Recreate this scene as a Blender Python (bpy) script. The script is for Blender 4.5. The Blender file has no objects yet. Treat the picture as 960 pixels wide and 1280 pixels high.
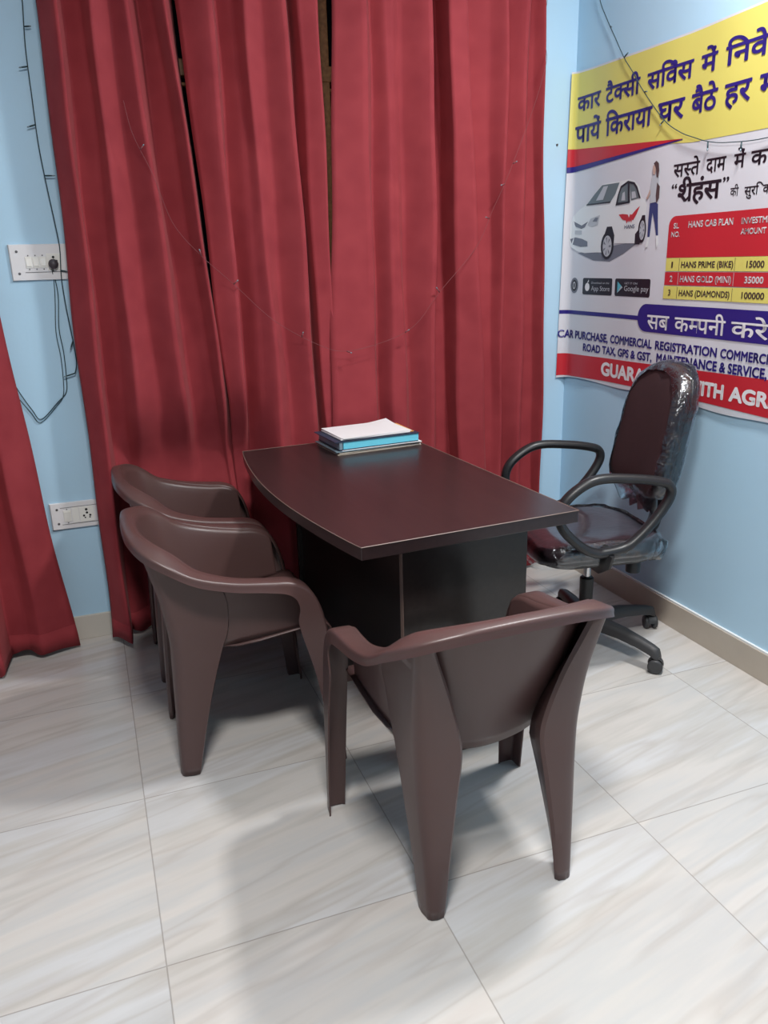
import bpy, bmesh, math, random
from mathutils import Vector, Matrix

random.seed(7)
SC = bpy.context.scene
COL = SC.collection
PI = math.pi

# ------------------------------------------------------------------ camera
def make_camera():
    yaw, pitch, roll, f = 0.345968447, 0.304384592, -0.0288956594, 1001.01
    cy, sy, cp, sp = math.cos(yaw), math.sin(yaw), math.cos(pitch), math.sin(pitch)
    w = Vector((sy * cp, cy * cp, -sp)); r = Vector((cy, -sy, 0)); u = r.cross(w)
    cr, sr = math.cos(roll), math.sin(roll)
    r2 = r * cr + u * sr; u2 = u * cr - r * sr
    cd = bpy.data.cameras.new('camera'); co = bpy.data.objects.new('camera', cd); COL.objects.link(co)
    m = Matrix((r2, u2, -w)).transposed().to_4x4(); m.translation = Vector((-2.06038, -3.20509, 1.43))
    co.matrix_world = m
    cd.sensor_fit = 'VERTICAL'; cd.sensor_height = 36.0; cd.sensor_width = 27.0
    cd.lens = 36.0 * f / 1280.0; cd.clip_start = 0.02
    SC.camera = co
make_camera()

# ------------------------------------------------------------------ world, lamps, exposure
wd = bpy.data.worlds.new('night_world'); SC.world = wd; wd.use_nodes = True
wd.node_tree.nodes['Background'].inputs[0].default_value = (0.03, 0.04, 0.06, 1)
wd.node_tree.nodes['Background'].inputs[1].default_value = 0.3
def area(name, loc, size, power, col=(1, 1, 1), rot=(0, 0, 0), sy=None):
    l = bpy.data.lights.new(name, 'AREA'); l.energy = power; l.color = col; l.size = size
    if sy: l.shape = 'RECTANGLE'; l.size_y = sy
    o = bpy.data.objects.new(name, l); COL.objects.link(o); o.location = loc; o.rotation_euler = rot
    return o
area('ceiling_lamp_light', (-1.9, -2.75, 2.93), 0.40, 56, (1.0, 0.975, 0.95))
area('second_ceiling_lamp_light', (-0.40, -1.6, 2.93), 0.2, 40, (1.0, 0.98, 0.96))
SC.view_settings.view_transform = 'Standard'; SC.view_settings.look = 'None'
SC.view_settings.gamma = 1.0; SC.view_settings.use_curve_mapping = False
SC.view_settings.exposure = 0.35

# ------------------------------------------------------------------ material helpers
def lin(c):
    return tuple(((v / 255) / 12.92 if v / 255 <= 0.04045 else (((v / 255) + 0.055) / 1.055) ** 2.4) for v in c)
def mat(name, rgb, rough=0.5, metal=0.0, coat=0.0, coat_rough=0.1, sheen=0.0, spec=0.5, bump=None, noise=None):
    m = bpy.data.materials.new(name); m.use_nodes = True
    nt = m.node_tree; b = nt.nodes['Principled BSDF']
    c = lin(rgb)
    b.inputs['Base Color'].default_value = (*c, 1)
    b.inputs['Roughness'].default_value = rough; b.inputs['Metallic'].default_value = metal
    b.inputs['Coat Weight'].default_value = coat; b.inputs['Coat Roughness'].default_value = coat_rough
    b.inputs['Sheen Weight'].default_value = sheen; b.inputs['Specular IOR Level'].default_value = spec
    tc = nt.nodes.new('ShaderNodeTexCoord')
    if noise:
        sc, amt = noise
        n = nt.nodes.new('ShaderNodeTexNoise'); n.inputs['Scale'].default_value = sc; n.inputs['Detail'].default_value = 4
        nt.links.new(tc.outputs['Object'], n.inputs['Vector'])
        r = nt.nodes.new('ShaderNodeMapRange'); r.inputs[1].default_value = 0.3; r.inputs[2].default_value = 0.7
        r.inputs[3].default_value = 1 - amt; r.inputs[4].default_value = 1 + amt
        nt.links.new(n.outputs['Fac'], r.inputs[0])
        mx = nt.nodes.new('ShaderNodeVectorMath'); mx.operation = 'SCALE'; mx.inputs[0].default_value = c
        nt.links.new(r.outputs[0], mx.inputs['Scale']); nt.links.new(mx.outputs[0], b.inputs['Base Color'])
    if bump:
        sc, st = bump
        n = nt.nodes.new('ShaderNodeTexNoise'); n.inputs['Scale'].default_value = sc; n.inputs['Detail'].default_value = 3
        nt.links.new(tc.outputs['Object'], n.inputs['Vector'])
        bp = nt.nodes.new('ShaderNodeBump'); bp.inputs['Strength'].default_value = st; bp.inputs['Distance'].default_value = 0.01
        nt.links.new(n.outputs['Fac'], bp.inputs['Height']); nt.links.new(bp.outputs[0], b.inputs['Normal'])
    return m

def floor_mat():
    m = bpy.data.materials.new('marble_look_tile'); m.use_nodes = True
    nt = m.node_tree; b = nt.nodes['Principled BSDF']; N = nt.nodes.new; L = nt.links.new
    tc = N('ShaderNodeTexCoord'); sep = N('ShaderNodeSeparateXYZ'); L(tc.outputs['Object'], sep.inputs[0])
    def math_(op, a, bb=None, clamp=False):
        n = N('ShaderNodeMath'); n.operation = op; n.use_clamp = clamp
        for i, v in enumerate((a, bb)):
            if v is None: continue
            if isinstance(v, (int, float)): n.inputs[i].default_value = v
            else: L(v, n.inputs[i])
        return n.outputs[0]
    T = 0.605
    u = math_('DIVIDE', math_('ADD', sep.outputs['X'], 0.252 + 10 * T), T)
    v = math_('DIVIDE', math_('ADD', sep.outputs['Y'], 1.768 - 2 * T + 10 * T), T)
    iu, iv = math_('FLOOR', u), math_('FLOOR', v)
    fu, fv = math_('FRACT', u), math_('FRACT', v)
    def edge(f): return math_('MINIMUM', f, math_('SUBTRACT', 1.0, f))
    e = math_('MINIMUM', edge(fu), edge(fv))
    joint = math_('LESS_THAN', e, 0.0026)
    # streak coordinates: rotate about 14 degrees, stretch along, shift per tile
    a = math.radians(13)
    p = math_('ADD', math_('MULTIPLY', sep.outputs['X'], math.cos(a)), math_('MULTIPLY', sep.outputs['Y'], math.sin(a)))
    q = math_('SUBTRACT', math_('MULTIPLY', sep.outputs['Y'], math.cos(a)), math_('MULTIPLY', sep.outputs['X'], math.sin(a)))
    sh = math_('ADD', math_('MULTIPLY', iu, 3.71), math_('MULTIPLY', iv, 7.13))
    cmb = N('ShaderNodeCombineXYZ')
    L(math_('MULTIPLY', p, 0.32), cmb.inputs[0]); L(math_('MULTIPLY', q, 3.0), cmb.inputs[1]); L(sh, cmb.inputs[2])
    n1 = N('ShaderNodeTexNoise'); n1.inputs['Scale'].default_value = 1.6; n1.inputs['Detail'].default_value = 5; n1.inputs['Roughness'].default_value = 0.55
    n1.inputs['Distortion'].default_value = 0.0
    L(cmb.outputs[0], n1.inputs['Vector'])
    ramp = N('ShaderNodeValToRGB'); L(n1.outputs['Fac'], ramp.inputs[0])
    r = ramp.color_ramp
    stops = [(0.28, (186, 184, 182)), (0.40, (202, 201, 201)), (0.46, (192, 188, 183)), (0.51, (203, 198, 193)), (0.57, (195, 193, 191)), (0.63, (206, 201, 196)), (0.75, (199, 190, 184))]
    r.elements[0].position, r.elements[0].color = stops[0][0], (*lin(stops[0][1]), 1)
    r.elements[1].position, r.elements[1].color = stops[-1][0], (*lin(stops[-1][1]), 1)
    for pos, c in stops[1:-1]:
        el = r.elements.new(pos); el.color = (*lin(c), 1)
    # thin brown veins
    n2 = N('ShaderNodeTexNoise'); n2.inputs['Scale'].default_value = 2.6; n2.inputs['Detail'].default_value = 3; n2.inputs['Distortion'].default_value = 0.0
    L(cmb.outputs[0], n2.inputs['Vector'])
    vein = math_('SUBTRACT', 1.0, math_('MULTIPLY', math_('ABSOLUTE', math_('SUBTRACT', n2.outputs['Fac'], 0.47)), 26.0), True)
    mx = N('ShaderNodeMix'); mx.data_type = 'RGBA'
    L(math_('MULTIPLY', vein, 0.30), mx.inputs[0]); L(ramp.outputs[0], mx.inputs[6]); mx.inputs[7].default_value = (*lin((168, 158, 150)), 1)
    mj = N('ShaderNodeMix'); mj.data_type = 'RGBA'
    L(math_('MULTIPLY', joint, 0.6), mj.inputs[0]); L(mx.outputs[2], mj.inputs[6]); mj.inputs[7].default_value = (*lin((135, 128, 122)), 1)
    L(mj.outputs[2], b.inputs['Base Color'])
    b.inputs['Roughness'].default_value = 0.22; b.inputs['Specular IOR Level'].default_value = 0.4
    return m

def curtain_mat():
    m = mat('red_velvet_cloth', (150, 52, 58), 0.85, sheen=0.12, spec=0.15)
    nt = m.node_tree; b = nt.nodes['Principled BSDF']; N = nt.nodes.new; L = nt.links.new
    b.inputs['Sheen Roughness'].default_value = 0.45
    b.inputs['Sheen Tint'].default_value = (1.0, 0.45, 0.45, 1)
    tc = N('ShaderNodeTexCoord')
    n = N('ShaderNodeTexNoise'); n.inputs['Scale'].default_value = 9; n.inputs['Detail'].default_value = 6
    L(tc.outputs['Object'], n.inputs['Vector'])
    # fine damask-like mottling
    vo = N('ShaderNodeTexVoronoi'); vo.inputs['Scale'].default_value = 16; L(tc.outputs['Object'], vo.inputs['Vector'])
    ad = N('ShaderNodeMath'); ad.operation = 'MULTIPLY_ADD'; L(vo.outputs['Distance'], ad.inputs[0]); ad.inputs[1].default_value = 0.35; L(n.outputs['Fac'], ad.inputs[2])
    r = N('ShaderNodeValToRGB'); L(ad.outputs[0], r.inputs[0])
    r.color_ramp.elements[0].position = 0.35; r.color_ramp.elements[0].color = (*lin((137, 50, 57)), 1)
    r.color_ramp.elements[1].position = 0.95; r.color_ramp.elements[1].color = (*lin((153, 60, 66)), 1)
    L(r.outputs[0], b.inputs['Base Color'])
    return m

def wood_mat(name, dark, light, rough):
    m = bpy.data.materials.new(name); m.use_nodes = True
    nt = m.node_tree; b = nt.nodes['Principled BSDF']; N = nt.nodes.new; L = nt.links.new
    tc = N('ShaderNodeTexCoord'); mp = N('ShaderNodeMapping'); mp.inputs['Scale'].default_value = (30, 1.5, 30)
    L(tc.outputs['Object'], mp.inputs[0])
    n = N('ShaderNodeTexNoise'); n.inputs['Scale'].default_value = 2.2; n.inputs['Detail'].default_value = 5
    L(mp.outputs[0], n.inputs['Vector'])
    r = N('ShaderNodeValToRGB'); L(n.outputs['Fac'], r.inputs[0])
    r.color_ramp.elements[0].position = 0.3; r.color_ramp.elements[0].color = (*lin(dark), 1)
    r.color_ramp.elements[1].position = 0.7; r.color_ramp.elements[1].color = (*lin(light), 1)
    L(r.outputs[0], b.inputs['Base Color']); b.inputs['Roughness'].default_value = rough
    return m

def wrap_mat():
    m = bpy.data.materials.new('clear_plastic_wrap'); m.use_nodes = True
    nt = m.node_tree; N = nt.nodes.new; L = nt.links.new
    out = nt.nodes['Material Output']; nt.nodes.remove(nt.nodes['Principled BSDF'])
    tr = N('ShaderNodeBsdfTransparent'); tr.inputs[0].default_value = (0.93, 0.95, 0.96, 1)
    gl = N('ShaderNodeBsdfGlossy'); gl.inputs['Roughness'].default_value = 0.16; gl.inputs[0].default_value = (0.9, 0.95, 1, 1)
    tc = N('ShaderNodeTexCoord'); n = N('ShaderNodeTexNoise'); n.inputs['Scale'].default_value = 28; n.inputs['Detail'].default_value = 3
    n.inputs['Distortion'].default_value = 1.2
    L(tc.outputs['Object'], n.inputs['Vector'])
    bp = N('ShaderNodeBump'); bp.inputs['Strength'].default_value = 0.7; bp.inputs['Distance'].default_value = 0.012
    L(n.outputs['Fac'], bp.inputs['Height']); L(bp.outputs[0], gl.inputs['Normal'])
    fr = N('ShaderNodeFresnel'); fr.inputs['IOR'].default_value = 1.5
    ad = N('ShaderNodeMath'); ad.operation = 'MULTIPLY_ADD'; L(fr.outputs[0], ad.inputs[0]); ad.inputs[1].default_value = 1.3; ad.inputs[2].default_value = 0.05
    ad.use_clamp = True
    mx = N('ShaderNodeMixShader'); L(ad.outputs[0], mx.inputs[0]); L(tr.outputs[0], mx.inputs[1]); L(gl.outputs[0], mx.inputs[2])
    L(mx.outputs[0], out.inputs[0])
    return m

M = dict(
    wall=mat('pale_blue_paint', (182, 217, 240), 0.6, bump=(60, 0.03), noise=(2.0, 0.02)),
    ceiling=mat('white_ceiling_paint', (235, 235, 232), 0.8),
    floor=floor_mat(),
    skirt=mat('beige_skirting_tile', (186, 176, 163), 0.35, noise=(4, 0.08)),
    skirt_back=mat('pale_skirting_tile', (206, 200, 190), 0.35, noise=(4, 0.06)),
    caulk=mat('white_cement_bead', (225, 228, 228), 0.7),
    curtain=curtain_mat(),
    rod=mat('brushed_steel', (150, 150, 150), 0.3, 1.0),
    winwood=wood_mat('brown_window_wood', (120, 80, 50), (160, 112, 72), 0.5),
    glass=mat('dark_night_glass', (14, 17, 22), 0.08),
    chair=mat('brown_moulded_plastic', (84, 61, 59), 0.36, bump=(900, 0.04), noise=(5, 0.03)),
    desk=wood_mat('dark_wenge_laminate', (44, 33, 34), (52, 38, 38), 0.30),
    deskside=wood_mat('dark_panel_laminate', (36, 32, 31), (43, 38, 36), 0.3),
    band=mat('worn_edge_band', (120, 100, 92), 0.45),
    black=mat('black_plastic', (34, 35, 38), 0.38),
    blackrub=mat('grey_black_nylon', (58, 58, 60), 0.5),
    chrome=mat('chrome', (205, 205, 208), 0.16, 1.0),
    cloth=mat('dark_maroon_cloth', (50, 27, 31), 0.75, noise=(60, 0.1)),
    seatmat=mat('dark_leatherette_in_plastic', (54, 40, 46), 0.4, coat=1.0, coat_rough=0.12, bump=(26, 0.25)),
    wrap=wrap_mat(),
    paper=mat('white_paper', (226, 224, 226), 0.8),
    paper2=mat('aged_newsprint', (196, 186, 172), 0.85, noise=(40, 0.12)),
    cyan=mat('bright_cyan_board', (110, 205, 228), 0.5),
    navy=mat('dark_navy_board', (44, 56, 76), 0.45),
    orange=mat('orange_card', (214, 150, 60), 0.6),
    greyblue=mat('blue_grey_cover', (120, 140, 152), 0.4),
    plate=mat('white_switch_plastic', (232, 230, 232), 0.35),
    switch=mat('ivory_switch_plastic', (240, 238, 232), 0.3),
    screw=mat('grey_screw', (95, 92, 95), 0.4, 0.3),
    hole=mat('socket_hole_black', (25, 22, 24), 0.6),
    plug=mat('dark_plug_plastic', (72, 66, 70), 0.45),
    wire=mat('dark_green_wire', (34, 62, 70), 0.5),
    wirered=mat('brown_red_wire', (120, 62, 66), 0.6),
    bulb=mat('clear_led_bulb', (120, 140, 150), 0.2),
    b_white=mat('print_white', (214, 214, 222), 0.42),
    b_yellow=mat('print_yellow', (222, 211, 112), 0.42),
    b_red=mat('print_red', (196, 42, 54), 0.42),
    b_blue=mat('print_blue', (44, 34, 124), 0.42),
    b_black=mat('print_black', (34, 28, 40), 0.42),
    b_grey=mat('print_grey', (112, 116, 130), 0.42),
    b_lgrey=mat('print_light_grey', (186, 190, 198), 0.42),
    b_car=mat('print_car_white', (226, 229, 232), 0.42),
    b_glass=mat('print_window_grey', (104, 116, 122), 0.42),
    b_skin=mat('print_skin', (190, 160, 150), 0.42),
    b_hair=mat('print_hair', (84, 66, 68), 0.42),
    b_jean=mat('print_jeans', (54, 66, 116), 0.42),
    b_text=mat('print_white_text', (236, 234, 238), 0.42),
    b_cyan=mat('print_cyan', (90, 180, 200), 0.42),
)

# ------------------------------------------------------------------ object helpers
def tag(o, label=None, cat=None, group=None, kind=None):
    if label: o['label'] = label
    if cat: o['category'] = cat
    if group: o['group'] = group
    if kind: o['kind'] = kind
    return o
def thing(name, loc, rz=0.0, label=None, cat=None, group=None):
    o = bpy.data.objects.new(name, None); COL.objects.link(o); o.empty_display_size = 0.05
    o.location = loc; o.rotation_euler = (0, 0, rz)
    return tag(o, label, cat, group)
def obj(name, bm, m, parent=None, smooth=True, solid=None, bevel=None, subsurf=0, angle=35, off=0.0):
    bmesh.ops.recalc_face_normals(bm, faces=bm.faces)
    me = bpy.data.meshes.new(name); bm.to_mesh(me); bm.free()
    for mm in (m if isinstance(m, (list, tuple)) else [m]): me.materials.append(mm)
    o = bpy.data.objects.new(name, me); COL.objects.link(o)
    if parent: o.parent = parent
    if solid:
        s = o.modifiers.new('solid', 'SOLIDIFY'); s.thickness = solid; s.offset = off
    if bevel:
        bv = o.modifiers.new('bevel', 'BEVEL'); bv.width = bevel; bv.segments = 2; bv.limit_method = 'ANGLE'; bv.angle_limit = math.radians(40)
    if subsurf:
        ss = o.modifiers.new('sub', 'SUBSURF'); ss.levels = subsurf; ss.render_levels = subsurf
    if smooth:
        for p in me.polygons: p.use_smooth = True
        if angle and not subsurf:
            me.set_sharp_from_angle(angle=math.radians(angle))
    return o
def box(bm, lo, hi, mi=0):
    vs = [bm.verts.new((x, y, z)) for z in (lo[2], hi[2]) for y in (lo[1], hi[1]) for x in (lo[0], hi[0])]
    for f in ((0, 2, 3, 1), (4, 5, 7, 6), (0, 1, 5, 4), (2, 6, 7, 3), (0, 4, 6, 2), (1, 3, 7, 5)):
        bm.faces.new([vs[i] for i in f]).material_index = mi
    return vs
def grid(bm, rows, closed=False, mi=0):
    vr = [[bm.verts.new(p) for p in r] for r in rows]
    for a, b in zip(vr[:-1], vr[1:]):
        n = len(a)
        for i in range(n if closed else n - 1):
            j = (i + 1) % n
            f = bm.faces.new((a[i], a[j], b[j], b[i])); f.material_index = mi
    return vr
def capf(bm, ring):
    c = Vector((0, 0, 0))
    for v in ring: c += v.co
    cv = bm.verts.new(c / len(ring))
    for i in range(len(ring)): bm.faces.new((ring[i], ring[(i + 1) % len(ring)], cv))
def catmull(pts, n):
    """smooth interpolation through tuples of floats, n samples per span"""
    P = [Vector(p) if len(p) in (2, 3, 4) else p for p in pts]
    out = []
    for i in range(len(pts) - 1):
        p0 = pts[max(i - 1, 0)]; p1 = pts[i]; p2 = pts[i + 1]; p3 = pts[min(i + 2, len(pts) - 1)]
        for k in range(n):
            t = k / n
            out.append(tuple(0.5 * ((2 * b) + (-a + c) * t + (2 * a - 5 * b + 4 * c - d) * t * t + (-a + 3 * b - 3 * c + d) * t ** 3)
                             for a, b, c, d in zip(p0, p1, p2, p3)))
    out.append(tuple(pts[-1]))
    return out
def tube(bm, pts, rad, seg=8, closed=False, squash=None, mi=0):
    """sweep a round (or squashed) section along 3-D points"""
    P = [Vector(p) for p in pts]; n = len(P)
    rads = rad if isinstance(rad, (list, tuple)) else [rad] * n
    def tan(i):
        if closed: return (P[(i + 1) % n] - P[i - 1]).normalized()
        return (P[min(i + 1, n - 1)] - P[max(i - 1, 0)]).normalized()
    t = tan(0); ref = Vector((0, 0, 1)) if abs(t.z) < 0.9 else Vector((1, 0, 0))
    nrm = (ref - t * ref.dot(t)).normalized(); rings = []
    for i in range(n):
        t = tan(i); nrm = (nrm - t * nrm.dot(t)).normalized(); bi = t.cross(nrm)
        a, b = (1, 1) if squash is None else squash
        rings.append([bm.verts.new(P[i] + nrm * (math.cos(2 * PI * k / seg) * rads[i] * a) + bi * (math.sin(2 * PI * k / seg) * rads[i] * b)) for k in range(seg)])
    rr = rings + ([rings[0]] if closed else [])
    for A, B in zip(rr[:-1], rr[1:]):
        for k in range(seg):
            bm.faces.new((A[k], A[(k + 1) % seg], B[(k + 1) % seg], B[k])).material_index = mi
    if not closed:
        bm.faces.new(rings[0]).material_index = mi; bm.faces.new(rings[-1][::-1]).material_index = mi
def lathe(bm, prof, seg=20, origin=(0, 0, 0), axis='z'):
    rings = []
    for r, h in prof:
        ring = []
        for k in range(seg):
            a = 2 * PI * k / seg; x, y, z = r * math.cos(a), r * math.sin(a), h
            if axis == 'y': x, y, z = x, z, y
            if axis == 'x': x, y, z = z, x, y
            ring.append(bm.verts.new((origin[0] + x, origin[1] + y, origin[2] + z)))
        rings.append(ring)
    for A, B in zip(rings[:-1], rings[1:]):
        for k in range(seg): bm.faces.new((A[k], A[(k + 1) % seg], B[(k + 1) % seg], B[k]))
    bm.faces.new(rings[0]); bm.faces.new(rings[-1][::-1])
def pillow(bm, outline, layers):
    """outline: list of 2-D points; layers: (scale, depth). Returns 3-D as (u, v, depth)"""
    cx = sum(p[0] for p in outline) / len(outline); cy = sum(p[1] for p in outline) / len(outline)
    rings = []
    for s, d in layers:
        dd = d if callable(d) else (lambda u, v, d=d: d)
        ring = []
        for u, v in outline:
            a, b = cx + (u - cx) * s, cy + (v - cy) * s
            ring.append((a, b, dd(a, b)))
        rings.append(ring)
    vr = grid(bm, rings, closed=True)
    capf(bm, vr[0]); capf(bm, vr[-1])
    return vr

# ================================================================== ROOM SHELL
def structure(name, bm, m, **k):
    o = obj(name, bm, m, smooth=False, **k); o['kind'] = 'structure'; return o
X0, Y0, ZC = -6.0, -8.0, 3.0
bm = bmesh.new(); box(bm, (X0, Y0, -0.1), (0.0, 0.0, 0.0)); structure('floor', bm, M['floor'])
bm = bmesh.new(); box(bm, (X0, Y0, ZC), (0.0, 0.0, ZC + 0.1)); structure('ceiling', bm, M['ceiling'])
WX0, WX1, WZ0, WZ1 = -1.78, -0.42, 0.82, 2.62
bm = bmesh.new()
box(bm, (X0, 0, 0), (WX0, 0.14, ZC)); box(bm, (WX1, 0, 0), (0.14, 0.14, ZC))
box(bm, (WX0, 0, 0), (WX1, 0.14, WZ0)); box(bm, (WX0, 0, WZ1), (WX1, 0.14, ZC))
structure('wall_back', bm, M['wall'])
bm = bmesh.new(); box(bm, (0, Y0, 0), (0.14, 0, ZC)); structure('wall_right', bm, M['wall'])
bm = bmesh.new(); box(bm, (X0 - 0.14, Y0, 0), (X0, 0.14, ZC)); structure('wall_left', bm, M['wall'])
bm = bmesh.new(); box(bm, (X0 - 0.14, Y0 - 0.14, 0), (0.14, Y0, ZC)); structure('wall_front', bm, M['wall'])
bm = bmesh.new(); box(bm, (X0, -0.012, 0), (-0.012, 0, 0.1)); structure('baseboard_back', bm, M['skirt_back'], bevel=0.002)
bm = bmesh.new(); box(bm, (-0.012, Y0, 0), (0, 0, 0.106)); structure('baseboard_right', bm, M['skirt'], bevel=0.002)
bm = bmesh.new(); box(bm, (-0.009, Y0, 0.106), (0, 0, 0.113)); structure('trim_1', bm, M['caulk'])

# window with brown wooden frame and dark panes, behind the curtains
win = thing('window_1', ((WX0 + WX1) / 2, 0.06, WZ0)); win['kind'] = 'structure'
bm = bmesh.new(); w2 = (WX1 - WX0) / 2; h = WZ1 - WZ0; t = 0.05
box(bm, (-w2, -0.04, 0), (-w2 + t, 0.04, h)); box(bm, (w2 - t, -0.04, 0), (w2, 0.04, h))
box(bm, (-w2, -0.04, 0), (w2, 0.04, t)); box(bm, (-w2, -0.04, h - t), (w2, 0.04, h))
zr = 2.075 - WZ0
box(bm, (-w2, -0.045, zr), (w2, 0.04, zr + 0.055)); box(bm, (-w2, -0.03, zr - 0.03), (w2, 0.03, zr - 0.018))
xm = -1.07 - (WX0 + WX1) / 2
box(bm, (xm - 0.045, -0.042, 0), (xm + 0.005, 0.04, h))
obj('window_frame', bm, M['winwood'], win, smooth=False, bevel=0.004)
for i, (a, b, c, d) in enumerate(((-w2 + t, xm - 0.045, t, zr), (xm + 0.005, w2 - t, t, zr), (-w2 + t, xm - 0.045, zr + 0.055, h - t), (xm + 0.005, w2 - t, zr + 0.055, h - t))):
    bm = bmesh.new(); box(bm, (a, 0.0, c), (b, 0.006, d)); obj('pane', bm, M['glass'], win, smooth=False)
bm = bmesh.new()
for k in range(9):
    x = -w2 + 0.12 + k * (2 * w2 - 0.24) / 8
    tube(bm, [(x, 0.025, 0.02), (x, 0.025, h - 0.02)], 0.006, 6)
obj('window_grille', bm, M['black'], win)

# ================================================================== CURTAINS
PANELS = [
 [(-2.062,-2.105,.3),(-2.001,-2.041,1),(-1.988,-2.024,.1),(-1.924,-1.965,.35),(-1.899,-1.916,.85),(-1.855,-1.816,.45),(-1.811,-1.687,.9),(-1.765,-1.673,.1),(-1.735,-1.545,.4),(-1.694,-1.532,.95),(-1.658,-1.507,0)],
 [(-1.652,-1.522,.5),(-1.528,-1.50,1),(-1.497,-1.486,.1),(-1.436,-1.434,.5),(-1.413,-1.366,.9),(-1.36,-1.317,.5),(-1.283,-1.214,.9),(-1.243,-1.188,.1),(-1.228,-1.175,.7),(-1.150,-1.150,.8)],
 [(-1.082,-1.21,.7),(-.983,-.983,.9),(-.943,-.956,.3),(-.89,-.903,.7),(-.873,-.838,.7),(-.846,-.806,.4),(-.728,-.731,.95),(-.69,-.68,.05),(-.675,-.605,.1),(-.665,-.59,.9),(-.61,-.467,1),(-.575,-.428,.4),(-.477,-.424,.5),(-.42,-.408,.85),(-.383,-.385,.3),(-.31,-.33,.8),(-.263,-.272,.05),(-.256,-.19,.1),(-.225,-.174,.5)],
]
def smooth(t): return t * t * (3 - 2 * t)
def curtain(pan, name, label, z0=0.012, z1=2.6, ybase=-0.055, amp=0.14, push=False):
    o = thing(name, (0, 0, 0), 0, label, 'curtain', 'red curtains on the back wall')
    xc = sum(p[0] + p[1] for p in pan) / (2 * len(pan)); o.location = (xc, ybase, z0)
    bm = bmesh.new(); NZ = 56; rows = []
    for iz in range(NZ + 1):
        f = iz / NZ; z = z0 + (z1 - z0) * f
        row = []
        ctl = []
        for j, (xt, xb, d) in enumerate(pan):
            x = xb + (xt - xb) * z / 2.6
            x += 0.004 * math.sin(z * 4.1 + j * 2.3) + 0.003 * math.sin(z * 9.0 + j * 1.1)
            dd = d * (0.92 + 0.12 * math.sin(z * 2.3 + j * 1.7))
            ctl.append((x, dd))
        for (xa, da), (xb_, db) in zip(ctl[:-1], ctl[1:]):
            n = 7
            for k in range(n):
                t = k / n
                x = xa + (xb_ - xa) * t
                d = da + (db - da) * (0.4 * smooth(t) + 0.6 * t)
                row.append((x - xc, - amp * d, z - z0))
        row.append((ctl[-1][0] - xc, - amp * ctl[-1][1], z - z0))
        if iz == 0 or iz == 1:
            row = [(x, y, zz + (0.010 * math.sin(k * 0.21) + 0.006 * math.sin(k * 0.57) + 0.012 if iz == 0 else 0.006)) for k, (x, y, zz) in enumerate(row)]
        if push:
            nr = []
            for x, y, zz in row:
                k = smooth(max(0, min(1, (0.98 - (zz + z0)) / 0.32))) * smooth(max(0, min(1, (x + xc + 2.02) / 0.07))) * smooth(max(0, min(1, (-1.40 - x - xc) / 0.10)))
                yt = -0.016 - 0.018 * (-y / amp) - ybase
                nr.append((x, y + (yt - y) * k, zz))
            row = nr
        rows.append(row)
    grid(bm, rows)
    obj('drape', bm, M['curtain'], o, solid=0.003, angle=None)
    # stitched hem band along the bottom edge
    bm = bmesh.new()
    lo = [Vector(p) for p in rows[0]]; hi = [Vector(p) for p in rows[2]]
    grid(bm, [[(p.x, p.y - 0.0022, p.z + 0.001) for p in lo], [(p.x, p.y - 0.0022, p.z) for p in hi]])
    obj('hem', bm, M['curtain'], o, solid=0.0015, angle=None)
    return o
curtain(PANELS[0], 'curtain', 'red velvet curtain beside the two switch boards, behind the far left chair', push=True)
curtain(PANELS[1], 'curtain', 'red velvet curtain behind the left end of the desk, left of the exposed window strip', push=True)
curtain(PANELS[2], 'curtain', 'widest red velvet curtain, behind the paper stack and beside the room corner')
LEFTP = [(-3.35,-3.25,.5),(-3.2,-3.1,.9),(-3.12,-3.0,.2),(-2.95,-2.86,.9),(-2.86,-2.78,.2),(-2.72,-2.64,.9),(-2.64,-2.6,.1),(-2.56,-2.52,1.75),(-2.53,-2.49,1.6),(-2.50,-2.475,.35),(-2.46,-2.40,.55),(-2.45,-2.36,.75),(-2.42,-2.232,.25)]
curtain(LEFTP, 'curtain', 'red velvet curtain at the far left edge, its corner trailing on the tiles', amp=0.12)
rod = thing('curtain_rod', (-1.8, -0.105, 2.63), 0, 'steel curtain rod carrying the red curtains above the window', 'curtain rod')
bm = bmesh.new(); tube(bm, [(-1.7, 0, 0), (1.72, 0, 0)], 0.012, 12); obj('pole', bm, M['rod'], rod)
for x in (-1.6, -0.3, 1.65):
    bm = bmesh.new(); tube(bm, [(x, 0.105, 0.03), (x, 0.03, 0.02), (x, 0.0, -0.008)], 0.007, 8); obj('bracket', bm, M['rod'], rod)

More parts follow.
